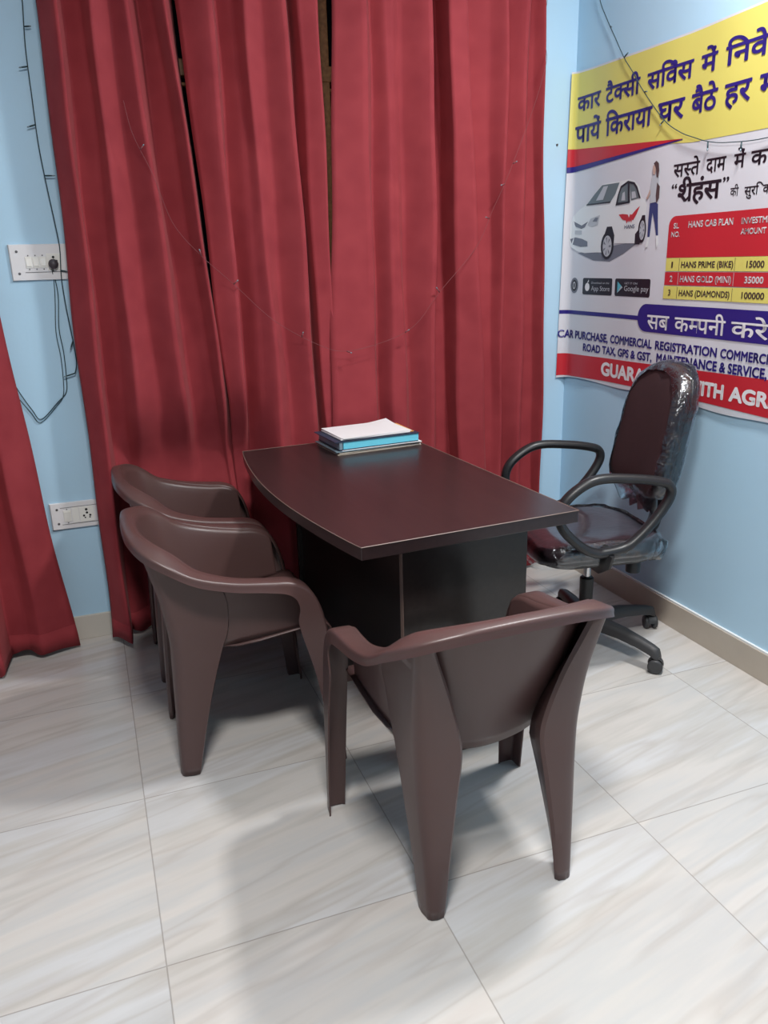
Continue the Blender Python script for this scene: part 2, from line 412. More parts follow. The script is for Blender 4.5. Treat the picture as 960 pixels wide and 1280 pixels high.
# ================================================================== PLASTIC CHAIRS
# rim path (right half, local: x right, y forward, z up): P = outer top corner, then wf flange width, ll lip length, N tilt key
def chair_sections():
    # x, y, z, wf, ll, normal(x,y,z), outward(x,y,z)
    K = [
     (0.288, 0.474, 0.000, 0.050, 0.042, (0, 1, 0.05), (1, 0, 0)),
     (0.289, 0.463, 0.150, 0.056, 0.047, (0, 1, 0.07), (1, 0, 0)),
     (0.290, 0.450, 0.300, 0.062, 0.058, (0, 1, 0.08), (1, 0, 0)),
     (0.290, 0.437, 0.420, 0.066, 0.074, (0, 1, 0.12), (1, 0, 0)),
     (0.290, 0.418, 0.510, 0.066, 0.076, (0, 0.9, 0.45), (1, 0, 0)),
     (0.290, 0.386, 0.568, 0.064, 0.056, (0, 0.55, 0.85), (1, 0, 0)),
     (0.289, 0.340, 0.594, 0.060, 0.036, (0, 0.22, 1), (1, 0, 0)),
     (0.288, 0.270, 0.604, 0.055, 0.027, (0, 0.05, 1), (1, 0, 0)),
     (0.288, 0.180, 0.617, 0.050, 0.024, (0.1, 0, 1), (1, -0.06, 0)),
     (0.286, 0.085, 0.645, 0.058, 0.022, (0.15, -0.03, 1), (1, -0.2, 0)),
     (0.268, 0.012, 0.685, 0.062, 0.022, (0.15, -0.10, 1), (0.85, -0.55, 0)),
     (0.224, -0.043, 0.715, 0.054, 0.022, (0.08, -0.16, 1), (0.45, -0.9, 0)),
     (0.145, -0.072, 0.734, 0.042, 0.022, (0.02, -0.18, 1), (0.15, -1, 0)),
     (0.060, -0.080, 0.740, 0.036, 0.022, (0, -0.18, 1), (0.05, -1, 0)),
     (0.000, -0.081, 0.741, 0.036, 0.022, (0, -0.18, 1), (0, -1, 0)),
    ]
    flat = [tuple(k[:5]) + k[5] + k[6] for k in K]
    right = catmull(flat, 5)
    full = right + [(-a[0],) + a[1:5] + (-a[5], a[6], a[7]) + (-a[8], a[9], a[10]) for a in right[-2::-1]]
    return full, 5
def chair_meshes():
    S, n = chair_sections()
    secs = []
    for a in S:
        P = Vector(a[:3]); wf, ll = a[3], a[4]; N = Vector(a[5:8]).normalized(); O = Vector(a[8:11]); O = (O - N * O.dot(N)).normalized()
        r = min(0.012, ll * 0.42); th = 0.0042
        def loop_pts(t_):
            q = [(-wf, -0.006 - t_), (-wf + 0.008, -0.001 - t_), (-wf * 0.55, -t_)]
            for k in range(5):
                an = PI / 2 * k / 4; q.append((-r + (r - t_) * math.sin(an), -r + (r - t_) * math.cos(an)))
            return q + [(0.001 - t_, -ll * 0.7), (0.004 - t_, -ll)]
        pts = [P + O * u_ + N * v_ for u_, v_ in loop_pts(0.0) + loop_pts(th)[::-1]]
        secs.append(pts)
    leg_end = 5 * 4 + 2            # split the sweep where the arm bends down into the front leg
    tot = len(secs)
    out = {}
    def swept(rng):
        bm = bmesh.new(); grid(bm, [secs[i] for i in rng], closed=True); return bm
    out['front_r'] = swept(range(0, leg_end + 1)); out['front_l'] = swept(range(tot - 1 - leg_end, tot))

    out['rim'] = swept(range(leg_end, tot - leg_end))
    # shell: from inner flange edge down to the seat outline
    lo_keys_t = []
    idx = list(range(leg_end + 2, tot - leg_end - 2))
    m = len(idx); bm = bmesh.new()
    def seat_edge(f):              # f in 0..1 around the U, right arm front -> back -> left arm front
        pts = [(0.212, 0.40, 0.424), (0.208, 0.32, 0.416), (0.200, 0.22, 0.405), (0.180, 0.150, 0.388), (0.120, 0.110, 0.366), (0.0, 0.098, 0.352)]
        full = pts + [(-x, y, z) for x, y, z in pts[-2::-1]]
        c = catmull(full, 8); t = f * (len(c) - 1); i = min(int(t), len(c) - 2); u = t - i
        return Vector(c[i]).lerp(Vector(c[i + 1]), u)
    NV = 12; rows = []
    low = [seat_edge(k / (m - 1)) for k in range(m)]
    for v in range(NV + 1):
        t = v / NV; row = []
        for k, i in enumerate(idx):
            top = Vector(secs[i][0]); bot = low[k]
            p = top.lerp(bot, t)
            # belly: hold the back upright near the rim, then curve in to the seat
            e = smooth(t)
            p.x = top.x + (bot.x - top.x) * (t ** 0.62); p.y = top.y + (bot.y - top.y) * (0.8 * t + 0.2 * t * t)
            row.append(p)
        rows.append(row)
    grid(bm, rows); out['shell'] = bm
    shell_rows = rows
    def hull(z):                   # plan outline of the shell at height z
        pl = []
        for k in range(m):
            col = [r_[k] for r_ in shell_rows]
            q = col[0] if z >= col[0].z else col[-1]
            for A, B_ in zip(col[:-1], col[1:]):
                if A.z >= z >= B_.z: q = A.lerp(B_, (A.z - z) / max(1e-6, A.z - B_.z)); break
            pl.append((q.x, q.y))
        return pl
    rimz = [(secs[i][7], secs[i][0]) for i in idx]
    # seat: dished surface between the sides, rolling down at the front
    bm = bmesh.new(); rows = []
    ys = [0.10, 0.14, 0.19, 0.25, 0.31, 0.37, 0.42, 0.445, 0.458, 0.462]
    for j, y in enumerate(ys):
        hw = 0.115 + (0.222 - 0.115) * min(1, ((y - 0.10) / 0.12)) ** 0.5 if y < 0.22 else 0.218 + 0.012 * (y - 0.22) / 0.24
        row = []
        for i in range(15):
            s = -1 + 2 * i / 14
            z = 0.385 + 0.045 * (y - 0.10) / 0.32 - 0.018 * (1 - s * s) * math.sin(PI * min(1, (y - 0.09) / 0.36))
            if j >= 7: z -= (0.006, 0.022, 0.06)[j - 7]
            row.append((s * hw, y, z))
        rows.append(row)
    grid(bm, rows); out['seat'] = bm
    # rear legs: tapering wedges hugging the rear corners from the rim to the floor
    keys = [  # z, inner x, rear y, outer x, side y (front end of side face)
     (0.000, 0.146, 0.000, 0.186, 0.047), (0.14, 0.131, 0.003, 0.190, 0.076), (0.28, 0.113, 0.008, 0.196, 0.110), (0.39, 0.098, 0.012, 0.200, 0.142),
     (0.46, 0.106, 0.008, 0.204, 0.165), (0.56, 0.134, -0.006, 0.210, 0.165), (0.64, 0.162, -0.024, 0.216, 0.130), (0.70, 0.182, -0.038, 0.222, 0.070)]
    kk = catmull(keys, 4)
    def inside(x, y, pl):
        c_ = False; j = len(pl) - 1
        for i in range(len(pl)):
            if (pl[i][1] > y) != (pl[j][1] > y) and x < (pl[j][0] - pl[i][0]) * (y - pl[i][1]) / (pl[j][1] - pl[i][1]) + pl[i][0]: c_ = not c_
            j = i
        return c_
    def push_out(x, y, z):
        lim = min(rimz, key=lambda q: (q[0].x - x) ** 2 + (q[0].y - y) ** 2)
        z = min(z, lim[0].z - 0.008)
        if z > 0.30:
            pl = hull(z)
            if inside(x, y, pl):
                q = min(((pl[i][0] + (pl[i + 1][0] - pl[i][0]) * u_ / 4, pl[i][1] + (pl[i + 1][1] - pl[i][1]) * u_ / 4) for i in range(len(pl) - 1) for u_ in range(4)), key=lambda q: (q[0] - x) ** 2 + (q[1] - y) ** 2)
                x, y = q[0] * 1.006, q[1] - 0.001
        return x, y, z
    for sgn, nm in ((1, 'rear_r'), (-1, 'rear_l')):
        bm = bmesh.new(); rows = []
        for z, xi, yr, xo, ys_ in kk:
            r = min(0.03, (xo - xi) * 0.35)
            ret = 0.012 + 0.06 * max(0, min(1, z / 0.36)) if z < 0.37 else 0.072 * max(0.15, 1 - (z - 0.36) / 0.32)
            pts = [(xi + 0.010, yr + ret, z), (xi + 0.003, yr + ret * 0.4, z), (xi, yr + 0.006, z), (xi + 0.006, yr, z), (xi + (xo - xi) * 0.5, yr - 0.002, z)]
            for k in range(6):
                an = PI / 2 * k / 5
                pts.append((xo - r + r * math.sin(an), yr + r - r * math.cos(an), z))
            pts += [(xo + 0.004, yr + r + (ys_ - yr - r) * 0.55, z), (xo + 0.004, ys_, z), (xo - 0.006, ys_ + 0.004, z)]
            rows.append([(sgn * x, y, zz) for x, y, zz in (push_out(*q) for q in pts)])
        grid(bm, rows); out[nm] = bm
    return out
def make_chair(loc, rz, label):
    t = thing('plastic_armchair', loc, rz, label, 'chair', 'brown plastic armchairs around the desk')
    c = chair_meshes()
    obj('backrest_shell', c['shell'], M['chair'], t, solid=0.004, angle=60)
    obj('seat', c['seat'], M['chair'], t, solid=0.004, angle=60)
    obj('rim', c['rim'], M['chair'], t, angle=60)
    for k in ('front_r', 'front_l'): obj('leg', c[k], M['chair'], t, angle=60)
    for k in ('rear_r', 'rear_l'): obj('leg', c[k], M['chair'], t, solid=0.004, angle=40, off=0)
    return t
def copy_tree(o, parent=None):
    c = o.copy(); COL.objects.link(c)
    if parent: c.parent = parent
    for ch in list(o.children): copy_tree(ch, c)
    return c
ch0 = make_chair((-1.312, -1.868, 0.003), 0.0, 'brown plastic armchair seen from behind, nearest the camera at the near end of the desk')
for loc, rz, lab in (((-1.952, -0.920, 0.003), -PI / 2, 'nearer of the two brown plastic armchairs along the left side of the desk'),
                     ((-1.952, -0.328, 0.003), -PI / 2, 'farther brown plastic armchair on the left side of the desk, close against the red curtains')):
    c = copy_tree(ch0); c.location = loc; c.rotation_euler = (0, 0, rz); c['label'] = lab

# ================================================================== DESK
DA = math.radians(3.2)
desk = thing('office_desk', (-1.19, -0.80, 0), DA, 'dark wood laminate office desk with a bowed visitor side', 'desk')
def desk_outline():
    pts = []
    L = 0.605
    for k in range(25):                     # bowed visitor edge, far to near
        t = k / 24; y = L - 2 * L * t
        pts.append((-0.325 - 0.062 * math.sin(PI * t) ** 0.9 , y))
    for k in range(9):                      # near edge, then sitter edge
        pts.append((-0.325 + 0.655 * (k + 1) / 9, -L))
    for k in range(9): pts.append((0.33 , -L + 2 * L * (k + 1) / 9))
    for k in range(8): pts.append((0.33 - 0.655 * (k + 1) / 9, L))
    return pts
bm = bmesh.new(); ol = desk_outline()
b_ = [bm.verts.new((x, y, 0.714)) for x, y in ol]; t_ = [bm.verts.new((x, y, 0.750)) for x, y in ol]
bm.faces.new(b_[::-1]); bm.faces.new(t_)
for i in range(len(ol)):
    j = (i + 1) % len(ol); bm.faces.new((b_[i], b_[j], t_[j], t_[i]))
obj('desktop', bm, M['desk'], desk, smooth=True, bevel=0.002, angle=30)
bm = bmesh.new()
tube(bm, [(x * 1.0005, y * 1.0005, 0.7492) for x, y in ol], 0.0014, 5, closed=True)
obj('edge_band', bm, M['band'], desk)
def panel(lo, hi, nm, m):
    bm = bmesh.new(); box(bm, lo, hi); return obj(nm, bm, m, desk, smooth=False, bevel=0.0015)
panel((-0.165, -0.498, 0.0), (0.235, -0.480, 0.714), 'end_panel', M['deskside'])
panel((-0.165, 0.480, 0.0), (0.235, 0.498, 0.714), 'end_panel', M['deskside'])
panel((-0.150, -0.480, 0.06), (-0.132, 0.480, 0.714), 'modesty_panel', M['deskside'])
bm = bmesh.new(); box(bm, (-0.1662, -0.4984, 0.0), (-0.1648, -0.4795, 0.714)); obj('panel_edge_band', bm, M['band'], desk, smooth=False)

# ================================================================== PAPER STACK ON THE DESK
def slab(bm, cx, cy, w, d, z0, z1, rz, jit=0.0, mi=0, curl=None):
    c, s = math.cos(rz), math.sin(rz)
    nx, ny = 10, 6
    def P(i, j, z):
        x, y = -w / 2 + w * i / nx, -d / 2 + d * j / ny
        if curl: z += curl(i / nx, j / ny)
        return (cx + x * c - y * s, cy + x * s + y * c, z)
    top = [[bm.verts.new(P(i, j, z1)) for i in range(nx + 1)] for j in range(ny + 1)]
    bot = [[bm.verts.new(P(i, j, z0)) for i in range(nx + 1)] for j in range(ny + 1)]
    fs = []
    for j in range(ny):
        for i in range(nx):
            fs.append(bm.faces.new((top[j][i], top[j][i + 1], top[j + 1][i + 1], top[j + 1][i])))
            fs.append(bm.faces.new((bot[j][i], bot[j + 1][i], bot[j + 1][i + 1], bot[j][i + 1])))
    for i in range(nx):
        fs.append(bm.faces.new((bot[0][i], bot[0][i + 1], top[0][i + 1], top[0][i]))); fs.append(bm.faces.new((bot[ny][i + 1], bot[ny][i], top[ny][i], top[ny][i + 1])))
    for j in range(ny):
        fs.append(bm.faces.new((bot[j + 1][0], bot[j][0], top[j][0], top[j + 1][0]))); fs.append(bm.faces.new((bot[j][nx], bot[j + 1][nx], top[j + 1][nx], top[j][nx])))
    for f in fs: f.material_index = mi
PX, PY, PR = -1.078, -0.325, math.radians(3)
def stack_item(name, label, cat, z, parts, rz=PR, dx=0, dy=0):
    o = thing(name, (PX + dx, PY + dy, z), rz, label, cat)
    for nm, m, args in parts:
        bm = bmesh.new()
        for a in (args if isinstance(args, list) else [args]): slab(bm, *a[:7], curl=a[7] if len(a) > 7 else None)
        obj(nm, bm, m, o, smooth=False)
    return o
stack_item('newspaper', 'folded old newspaper at the very bottom of the paper stack on the desk', 'newspaper', 0.7505, [
    ('outer_sheet', M['paper2'], (0.0, 0.0, 0.345, 0.22, 0.0, 0.0015, 0.0)), ('inner_sheet', M['paper'], (0.006, 0.004, 0.335, 0.215, 0.0018, 0.004, -0.02)),
    ('folded_sheet', M['paper2'], (0.004, -0.002, 0.345, 0.21, 0.0043, 0.007, 0.015, lambda u, v: 0.003 * u * u))], rz=PR + 0.04)
stack_item('magazine', 'thin grey covered magazine with blue print, second from the bottom of the paper stack', 'magazine', 0.7612, [
    ('cover', M['greyblue'], (-0.008, 0.0, 0.34, 0.225, 0.0, 0.003, 0.01)), ('pages', M['paper'], (0.012, -0.004, 0.325, 0.218, 0.0032, 0.0055, -0.015))], rz=PR + 0.02)
stack_item('file_folder', 'bright cyan box file with dark covers in the middle of the paper stack', 'folder', 0.7672, [
    ('bottom_cover', M['navy'], (-0.002, 0.0, 0.325, 0.222, 0.0, 0.003, 0.0)), ('box_body', M['cyan'], (0.008, -0.002, 0.308, 0.215, 0.003, 0.030, 0.0)),
    ('spine', M['greyblue'], (-0.1565, 0.0, 0.012, 0.222, 0.003, 0.030, 0.0)), ('top_cover', M['navy'], (-0.008, 0.0, 0.345, 0.226, 0.030, 0.033, 0.0))], rz=PR + 0.02)
stack_item('envelope', 'orange card envelope peeking out under the top white papers', 'envelope', 0.8005, [
    ('card', M['orange'], (0.035, 0.01, 0.25, 0.175, 0.0, 0.002, -0.03))])
stack_item('paper_sheets', 'loose white paper sheets with a curled corner on top of the stack', 'papers', 0.8028, [
    ('lower_sheets', M['paper'], (-0.012, 0.0, 0.285, 0.205, 0.0, 0.004, 0.0)),
    ('middle_sheet', M['paper'], (-0.006, -0.003, 0.285, 0.20, 0.0045, 0.006, 0.03, lambda u, v: 0.004 * u * v)),
    ('top_sheet', M['paper'], (-0.012, 0.004, 0.28, 0.205, 0.0065, 0.0072, 0.01, lambda u, v: 0.003 * v + 0.012 * max(0, u - 0.72) * max(0, v - 0.4) * 5))], rz=PR + 0.03)

# ================================================================== OFFICE CHAIR  (local: faces +X, Y left, Z up)
OA = math.radians(180 - 9.5)
oc = thing('office_chair', (-0.40, -0.83, 0), OA, 'black swivel office chair with maroon back still in clear plastic wrap', 'chair')
def rr_outline(w, h, rtop, rbot, n=10, taper=0.0):
    """rounded outline in (u, v), v from 0..h"""
    pts = []
    def arc(cx, cy, r, a0, a1):
        for k in range(n + 1):
            a = a0 + (a1 - a0) * k / n; pts.append((cx + r * math.cos(a), cy + r * math.sin(a)))
    arc(w / 2 - rbot, rbot, rbot, -PI / 2, 0); arc(w / 2 - rtop, h - rtop, rtop, 0, PI / 2)
    arc(-w / 2 + rtop, h - rtop, rtop, PI / 2, PI); arc(-w / 2 + rbot, rbot, rbot, PI, 1.5 * PI)
    # densify straight runs
    out = []
    for i, p in enumerate(pts):
        q = pts[(i + 1) % len(pts)]; d = math.hypot(q[0] - p[0], q[1] - p[1]); m_ = max(1, int(d / 0.03))
        for k in range(m_): out.append((p[0] + (q[0] - p[0]) * k / m_, p[1] + (q[1] - p[1]) * k / m_))
    if taper: out = [(u * (1 - taper * (v / h) ** 2), v) for u, v in out]
    return out
def map_verts(bm, fn):
    for v in bm.verts: v.co = Vector(fn(*v.co))
# backrest cushion: u across (y), v up, depth along +x; leans backwards
BZ, BX, BH = 0.600, -0.205, 0.455
def back_map(u, v, d):
    lean = -0.20 * v
    cur = 0.05 * (u / 0.19) ** 2 * 0.5
    return (BX + lean + d + cur, u, BZ + v)
ol = rr_outline(0.365, BH, 0.150, 0.075, taper=0.06)
bm = bmesh.new(); pillow(bm, ol, [(0.90, -0.012), (0.98, -0.006), (1.0, 0.006), (0.99, 0.030), (0.95, 0.042), (0.85, 0.050), (0.6, 0.055), (0.3, 0.057)]); map_verts(bm, back_map)
obj('backrest', bm, M['cloth'], oc, angle=None)
bm = bmesh.new(); pillow(bm, ol, [(0.5, -0.040), (0.85, -0.038), (0.95, -0.032), (0.985, -0.014), (0.985, -0.010), (0.8, -0.008)]); map_verts(bm, back_map)
obj('back_cover', bm, M['black'], oc, angle=None)
bm = bmesh.new()
vr = grid(bm, [[back_map(*( (u * s), BH / 2 + (v - BH / 2) * s, d)) for u, v in ol] for s, d in ((0.90, 0.055), (0.985, 0.044), (1.02, 0.028), (1.03, -0.005), (1.02, -0.028), (0.96, -0.042), (0.75, -0.046))], closed=True)
rndw = random.Random(3)
for v in bm.verts: v.co += Vector((rndw.uniform(-1, 1), rndw.uniform(-1, 1), rndw.uniform(-1, 1))) * 0.0035
w_ = obj('plastic_wrap', bm, M['wrap'], oc, angle=None); w_['label'] = 'crinkled clear plastic wrap around the back'
bm = bmesh.new(); pillow(bm, rr_outline(0.30, 0.10, 0.04, 0.045), [(0.3, 0.0), (1.0, 0.0), (1.0, 0.008), (0.3, 0.008)])
map_verts(bm, lambda u, v, d: (BX + 0.03 + d - 0.02 * math.sin(u * 90) * 0.3, u, BZ - 0.055 + v + 0.01 * math.sin(u * 120)))
obj('wrap_fringe', bm, M['wrap'], oc, angle=None)
# spine bar joining back and seat
bm = bmesh.new(); tube(bm, catmull([(-0.05, 0, 0.425), (-0.17, 0, 0.425), (-0.245, 0, 0.45), (-0.265, 0, 0.53), (-0.262, 0, 0.66), (-0.285, 0, 0.78)], 5), 0.03, 10, squash=(0.45, 1.3))
obj('back_bar', bm, M['black'], oc)
# seat
so = [(y, x) for x, y in [(-p[1] + 0.255, p[0]) for p in rr_outline(0.455, 0.47, 0.14, 0.10)]]
bm = bmesh.new(); pillow(bm, [(p[1], p[0]) for p in so], [(0.5, 0.405), (0.9, 0.408), (0.975, 0.416), (1.0, 0.435), (0.99, 0.458), (0.94, 0.474), (0.8, 0.480), (0.5, 0.476), (0.25, 0.473)])
def seat_map(u, v, d):
    return (u, v, d - 0.02 * max(0, (u - 0.14) / 0.11) ** 2 + 0.010 * abs(v / 0.22) ** 2)
map_verts(bm, seat_map); obj('seat', bm, M['seatmat'], oc, angle=None)
bm = bmesh.new(); pillow(bm, [(p[1] * 0.93, p[0] * 0.93) for p in so], [(0.8, 0.396), (1.0, 0.398), (1.02, 0.412), (0.5, 0.413)]); obj('seat_pan', bm, M['black'], oc, angle=40)
bm = bmesh.new()
sw = [(p[1], p[0]) for p in so]
grid(bm, [[seat_map(u * s, v * s, d) for u, v in sw] for s, d in ((0.99, 0.400), (1.025, 0.418), (1.03, 0.440), (1.01, 0.465), (0.95, 0.480))], closed=True)
for v in bm.verts: v.co += Vector((rndw.uniform(-1, 1), rndw.uniform(-1, 1), rndw.uniform(-1, 1))) * 0.003
obj('seat_wrap', bm, M['wrap'], oc, angle=None)
# loose tuft of wrap at the rear of the seat
bm = bmesh.new(); lathe(bm, [(0.002, -0.05), (0.04, -0.04), (0.055, -0.005), (0.05, 0.03), (0.02, 0.05), (0.002, 0.052)], 14)
for v in bm.verts: v.co = Vector((v.co.x * 1.3 - 0.145, v.co.y * 0.8 + 0.175, v.co.z * 0.8 + 0.435)) + Vector((rndw.uniform(-1, 1), rndw.uniform(-1, 1), rndw.uniform(-1, 1))) * 0.006
obj('wrap_tuft', bm, M['wrap'], oc, angle=None)
# arm loops
LOOP = [(0.085, 0.470), (0.00, 0.482), (-0.055, 0.520), (-0.115, 0.585), (-0.155, 0.650), (-0.150, 0.690), (-0.105, 0.708), (-0.02, 0.722), (0.09, 0.730), (0.155, 0.712), (0.215, 0.665), (0.235, 0.610), (0.215, 0.560), (0.165, 0.510), (0.125, 0.482)]
for s in (1, -1):
    pts = [(x, s * 0.268, z) for x, z in LOOP]
    pts = catmull(pts + [pts[0]], 5)[:-1]
    bm = bmesh.new(); tube(bm, pts, 0.0175, 12, closed=True, squash=(0.95, 1.15))
    arm = obj('armrest', bm, M['black'], oc)
    bm = bmesh.new(); tube(bm, [(0.05, s * 0.262, 0.474), (0.05, s * 0.25, 0.44), (0.05, s * 0.19, 0.404), (0.05, s * 0.12, 0.402)], 0.026, 10, squash=(0.55, 1.5))
    obj('bracket', bm, M['black'], arm)
# mechanism and gas lift
bm = bmesh.new(); box(bm, (-0.10, -0.06, 0.365), (0.09, 0.06, 0.400)); obj('tilt_mechanism', bm, M['black'], oc, bevel=0.012)
bm = bmesh.new(); lathe(bm, [(0.010, -0.045), (0.026, -0.045), (0.028, 0.03), (0.02, 0.045), (0.008, 0.045)], 14, (-0.12, 0.12, 0.375)); obj('tension_knob', bm, M['black'], oc)
bm = bmesh.new(); lathe(bm, [(0.0135, 0.25), (0.0135, 0.375)], 16); obj('gas_piston', bm, M['chrome'], oc)
bm = bmesh.new(); lathe(bm, [(0.024, 0.10), (0.026, 0.27), (0.020, 0.275)], 18); obj('gas_cover', bm, M['black'], oc)
bm = bmesh.new(); lathe(bm, [(0.030, 0.062), (0.048, 0.068), (0.05, 0.11), (0.036, 0.128), (0.026, 0.130)], 20); obj('base_hub', bm, M['blackrub'], oc)
for k in range(5):
    wa = math.radians(-72 + 72 * k + 1) - OA
    ca, sa = math.cos(wa), math.sin(wa)
    bm = bmesh.new(); rows = []
    for r, zc, hw, hh in ((0.03, 0.098, 0.030, 0.030), (0.09, 0.104, 0.029, 0.024), (0.17, 0.101, 0.026, 0.020), (0.25, 0.090, 0.022, 0.018), (0.295, 0.080, 0.020, 0.018), (0.318, 0.070, 0.018, 0.020), (0.325, 0.060, 0.014, 0.010)):
        ring = []
        for y, z in ((-1, -0.8), (-0.95, 0.3), (-0.6, 0.95), (0, 1.1), (0.6, 0.95), (0.95, 0.3), (1, -0.8)):
            ring.append((r * ca - hw * y * sa, r * sa + hw * y * ca, zc + hh * z))
        rows.append(ring)
    vr = grid(bm, rows, closed=True); bm.faces.new(vr[0]); bm.faces.new(vr[-1][::-1])
    obj('base_leg', bm, M['blackrub'], oc, angle=50)
    cx, cy = 0.312 * ca, 0.312 * sa
    turn = wa + (0.5, 1.2, -0.3, 0.8, 2.0)[k]
    bm = bmesh.new(); ct, st = math.cos(turn), math.sin(turn)
    lathe(bm, [(0.006, 0.030), (0.006, 0.062)], 8, (cx, cy, 0))
    rows = []
    for q in range(9):
        a = PI * q / 8
        rows.append([(cx + (0.028 * math.cos(a)) * ct - yy * st, cy + (0.028 * math.cos(a)) * st + yy * ct, 0.028 + 0.028 * math.sin(a) + 0.001) for yy in (-0.012, -0.006, 0.006, 0.012)])
    grid(bm, rows)
    cs = obj('caster', bm, M['blackrub'], oc, angle=50)
    for sy in (-1, 1):
        bm = bmesh.new()
        lathe(bm, [(0.012, -0.0085), (0.023, -0.0085), (0.0265, -0.005), (0.0265, 0.005), (0.023, 0.0085), (0.012, 0.0085)], 18, (0, 0, 0), 'y')
        off = 0.0165 * sy
        for v in bm.verts:
            x, y, z = v.co; y += off
            v.co = Vector((cx + x * ct - y * st, cy + x * st + y * ct, z + 0.0268))
        obj('wheel', bm, M['blackrub'], cs, angle=50)

# ================================================================== SWITCH BOARDS
def board(loc, w, h, label, name='switch_board'):
    o = thing(name, loc, 0, label, 'switch board')
    bm = bmesh.new(); pillow(bm, [(-w / 2, -h / 2), (0, -h / 2), (w / 2, -h / 2), (w / 2, 0), (w / 2, h / 2), (0, h / 2), (-w / 2, h / 2), (-w / 2, 0)], [(1.0, 0.0), (1.0, 0.006), (0.965, 0.011), (0.6, 0.0112)])
    map_verts(bm, lambda u, v, d: (u, -d, v)); obj('face_plate', bm, M['plate'], o, smooth=False)
    for sx in (-1, 1):
        for sz in (-1, 1):
            bm = bmesh.new(); lathe(bm, [(0.0045, 0.0105), (0.0045, 0.0125), (0.003, 0.013)], 12); map_verts(bm, lambda u, v, d: (u + sx * (w / 2 - 0.026), -d, v + sz * (h / 2 - 0.024)))
            obj('screw', bm, M['screw'], o)
    return o
def rocker(o, x, z, w, h, tilt=1):
    bm = bmesh.new(); box(bm, (x - w / 2 - 0.003, -0.0135, z - h / 2 - 0.006), (x + w / 2 + 0.003, -0.010, z + h / 2 + 0.006)); fr = obj('switch_module', bm, M['switch'], o, smooth=False, bevel=0.001)
    bm = bmesh.new(); v = box(bm, (x - w / 2, -0.0165, z - h / 2), (x + w / 2, -0.012, z + h / 2))
    for q in v:
        if q.co.y < -0.015 and (q.co.z > z) == (tilt > 0): q.co.y += 0.0028
    obj('rocker', bm, M['switch'], fr, smooth=False, bevel=0.0006)
    bm = bmesh.new(); lathe(bm, [(0.0022, 0.0134), (0.0022, 0.0140)], 8); map_verts(bm, lambda u, vv, d: (u + x, -d, vv + z + h / 2 + 0.010)); obj('terminal_dot', bm, M['screw'], fr)
    bm = bmesh.new(); lathe(bm, [(0.0022, 0.0134), (0.0022, 0.0140)], 8); map_verts(bm, lambda u, vv, d: (u + x, -d, vv + z - h / 2 - 0.010)); obj('terminal_dot', bm, M['screw'], fr)
def socket(o, x, z, w, h, holes):
    bm = bmesh.new(); box(bm, (x - w / 2, -0.0135, z - h / 2), (x + w / 2, -0.010, z + h / 2)); fr = obj('socket', bm, M['switch'], o, smooth=False, bevel=0.001)
    for hx, hz, r in holes:
        bm = bmesh.new(); lathe(bm, [(r, 0.0130), (r, 0.0139)], 12); map_verts(bm, lambda u, vv, d: (u + x + hx, -d, vv + z + hz)); obj('pin_hole', bm, M['hole'], fr)
b1 = board((-2.155, 0, 1.457), 0.226, 0.122, 'white switch board with three rockers and a plugged socket, upper on the back wall')
for i in range(3): rocker(b1, -0.052 + i * 0.0235, 0.0, 0.016, 0.026, 1)
socket(b1, 0.030, 0.0, 0.046, 0.056, [(0, 0.016, 0.0045), (-0.010, 0.004, 0.0032), (0.010, 0.004, 0.0032)])
bm = bmesh.new(); box(bm, (-0.067, -0.0128, -0.034), (0.056, -0.0108, -0.0325)); obj('groove', bm, M['screw'], b1, smooth=False)
b2 = board((-2.145, 0, 0.523), 0.246, 0.105, 'white switch board with one rocker and an empty five-pin socket, lower on the back wall')
rocker(b2, -0.062, 0.0, 0.022, 0.034, -1)
bm = bmesh.new(); box(bm, (-0.045, -0.0135, -0.03), (-0.020, -0.010, 0.03)); obj('blank_module', bm, M['switch'], b2, smooth=False, bevel=0.001)
socket(b2, 0.008, 0.0, 0.052, 0.062, [(0, 0.018, 0.005), (0.001, 0.005, 0.0045), (-0.011, -0.006, 0.0042), (0.012, -0.006, 0.0042), (-0.007, -0.014, 0.003), (0.010, -0.014, 0.003)])
for zz in (-0.034, 0.033):
    bm = bmesh.new(); box(bm, (-0.085, -0.0125, zz), (0.09, -0.0108, zz + 0.0012)); obj('groove', bm, M['screw'], b2, smooth=False)

# ================================================================== WIRES
def wire_thing(name, pts, r, label, cat, m, bulbs=(), n=5):
    base = Vector(pts[len(pts) // 2]); o = thing(name, base, 0, label, cat)
    sm = catmull([tuple(Vector(p) - base) for p in pts], n)
    bm = bmesh.new(); tube(bm, sm, r, 6); obj('wire', bm, m, o, angle=None)
    for p, d in bulbs:
        p = Vector(p) - base; d = Vector(d)
        near = min((Vector(q) for q in sm), key=lambda q: (q - p).length)
        bm = bmesh.new(); tube(bm, [near, near + d * 0.55, near + d], [0.0022, 0.0028, 0.0022], 8); bl = obj('bulb_holder', bm, m, o, angle=None)
        bm = bmesh.new(); tube(bm, [near + d, near + d * 1.25, near + d * 1.4], [0.0024, 0.0024, 0.0008], 8); obj('bulb', bm, M['bulb'], bl, angle=None)
    return o
P1 = [(-2.106,2.33),(-2.106,2.27),(-2.117,2.131),(-2.119,1.988),(-2.12,1.841),(-2.113,1.714),(-2.103,1.584),(-2.099,1.503),(-2.107,1.408),(-2.106,1.311),(-2.101,1.226),(-2.097,1.154),(-2.097,1.10),(-2.107,1.064)]
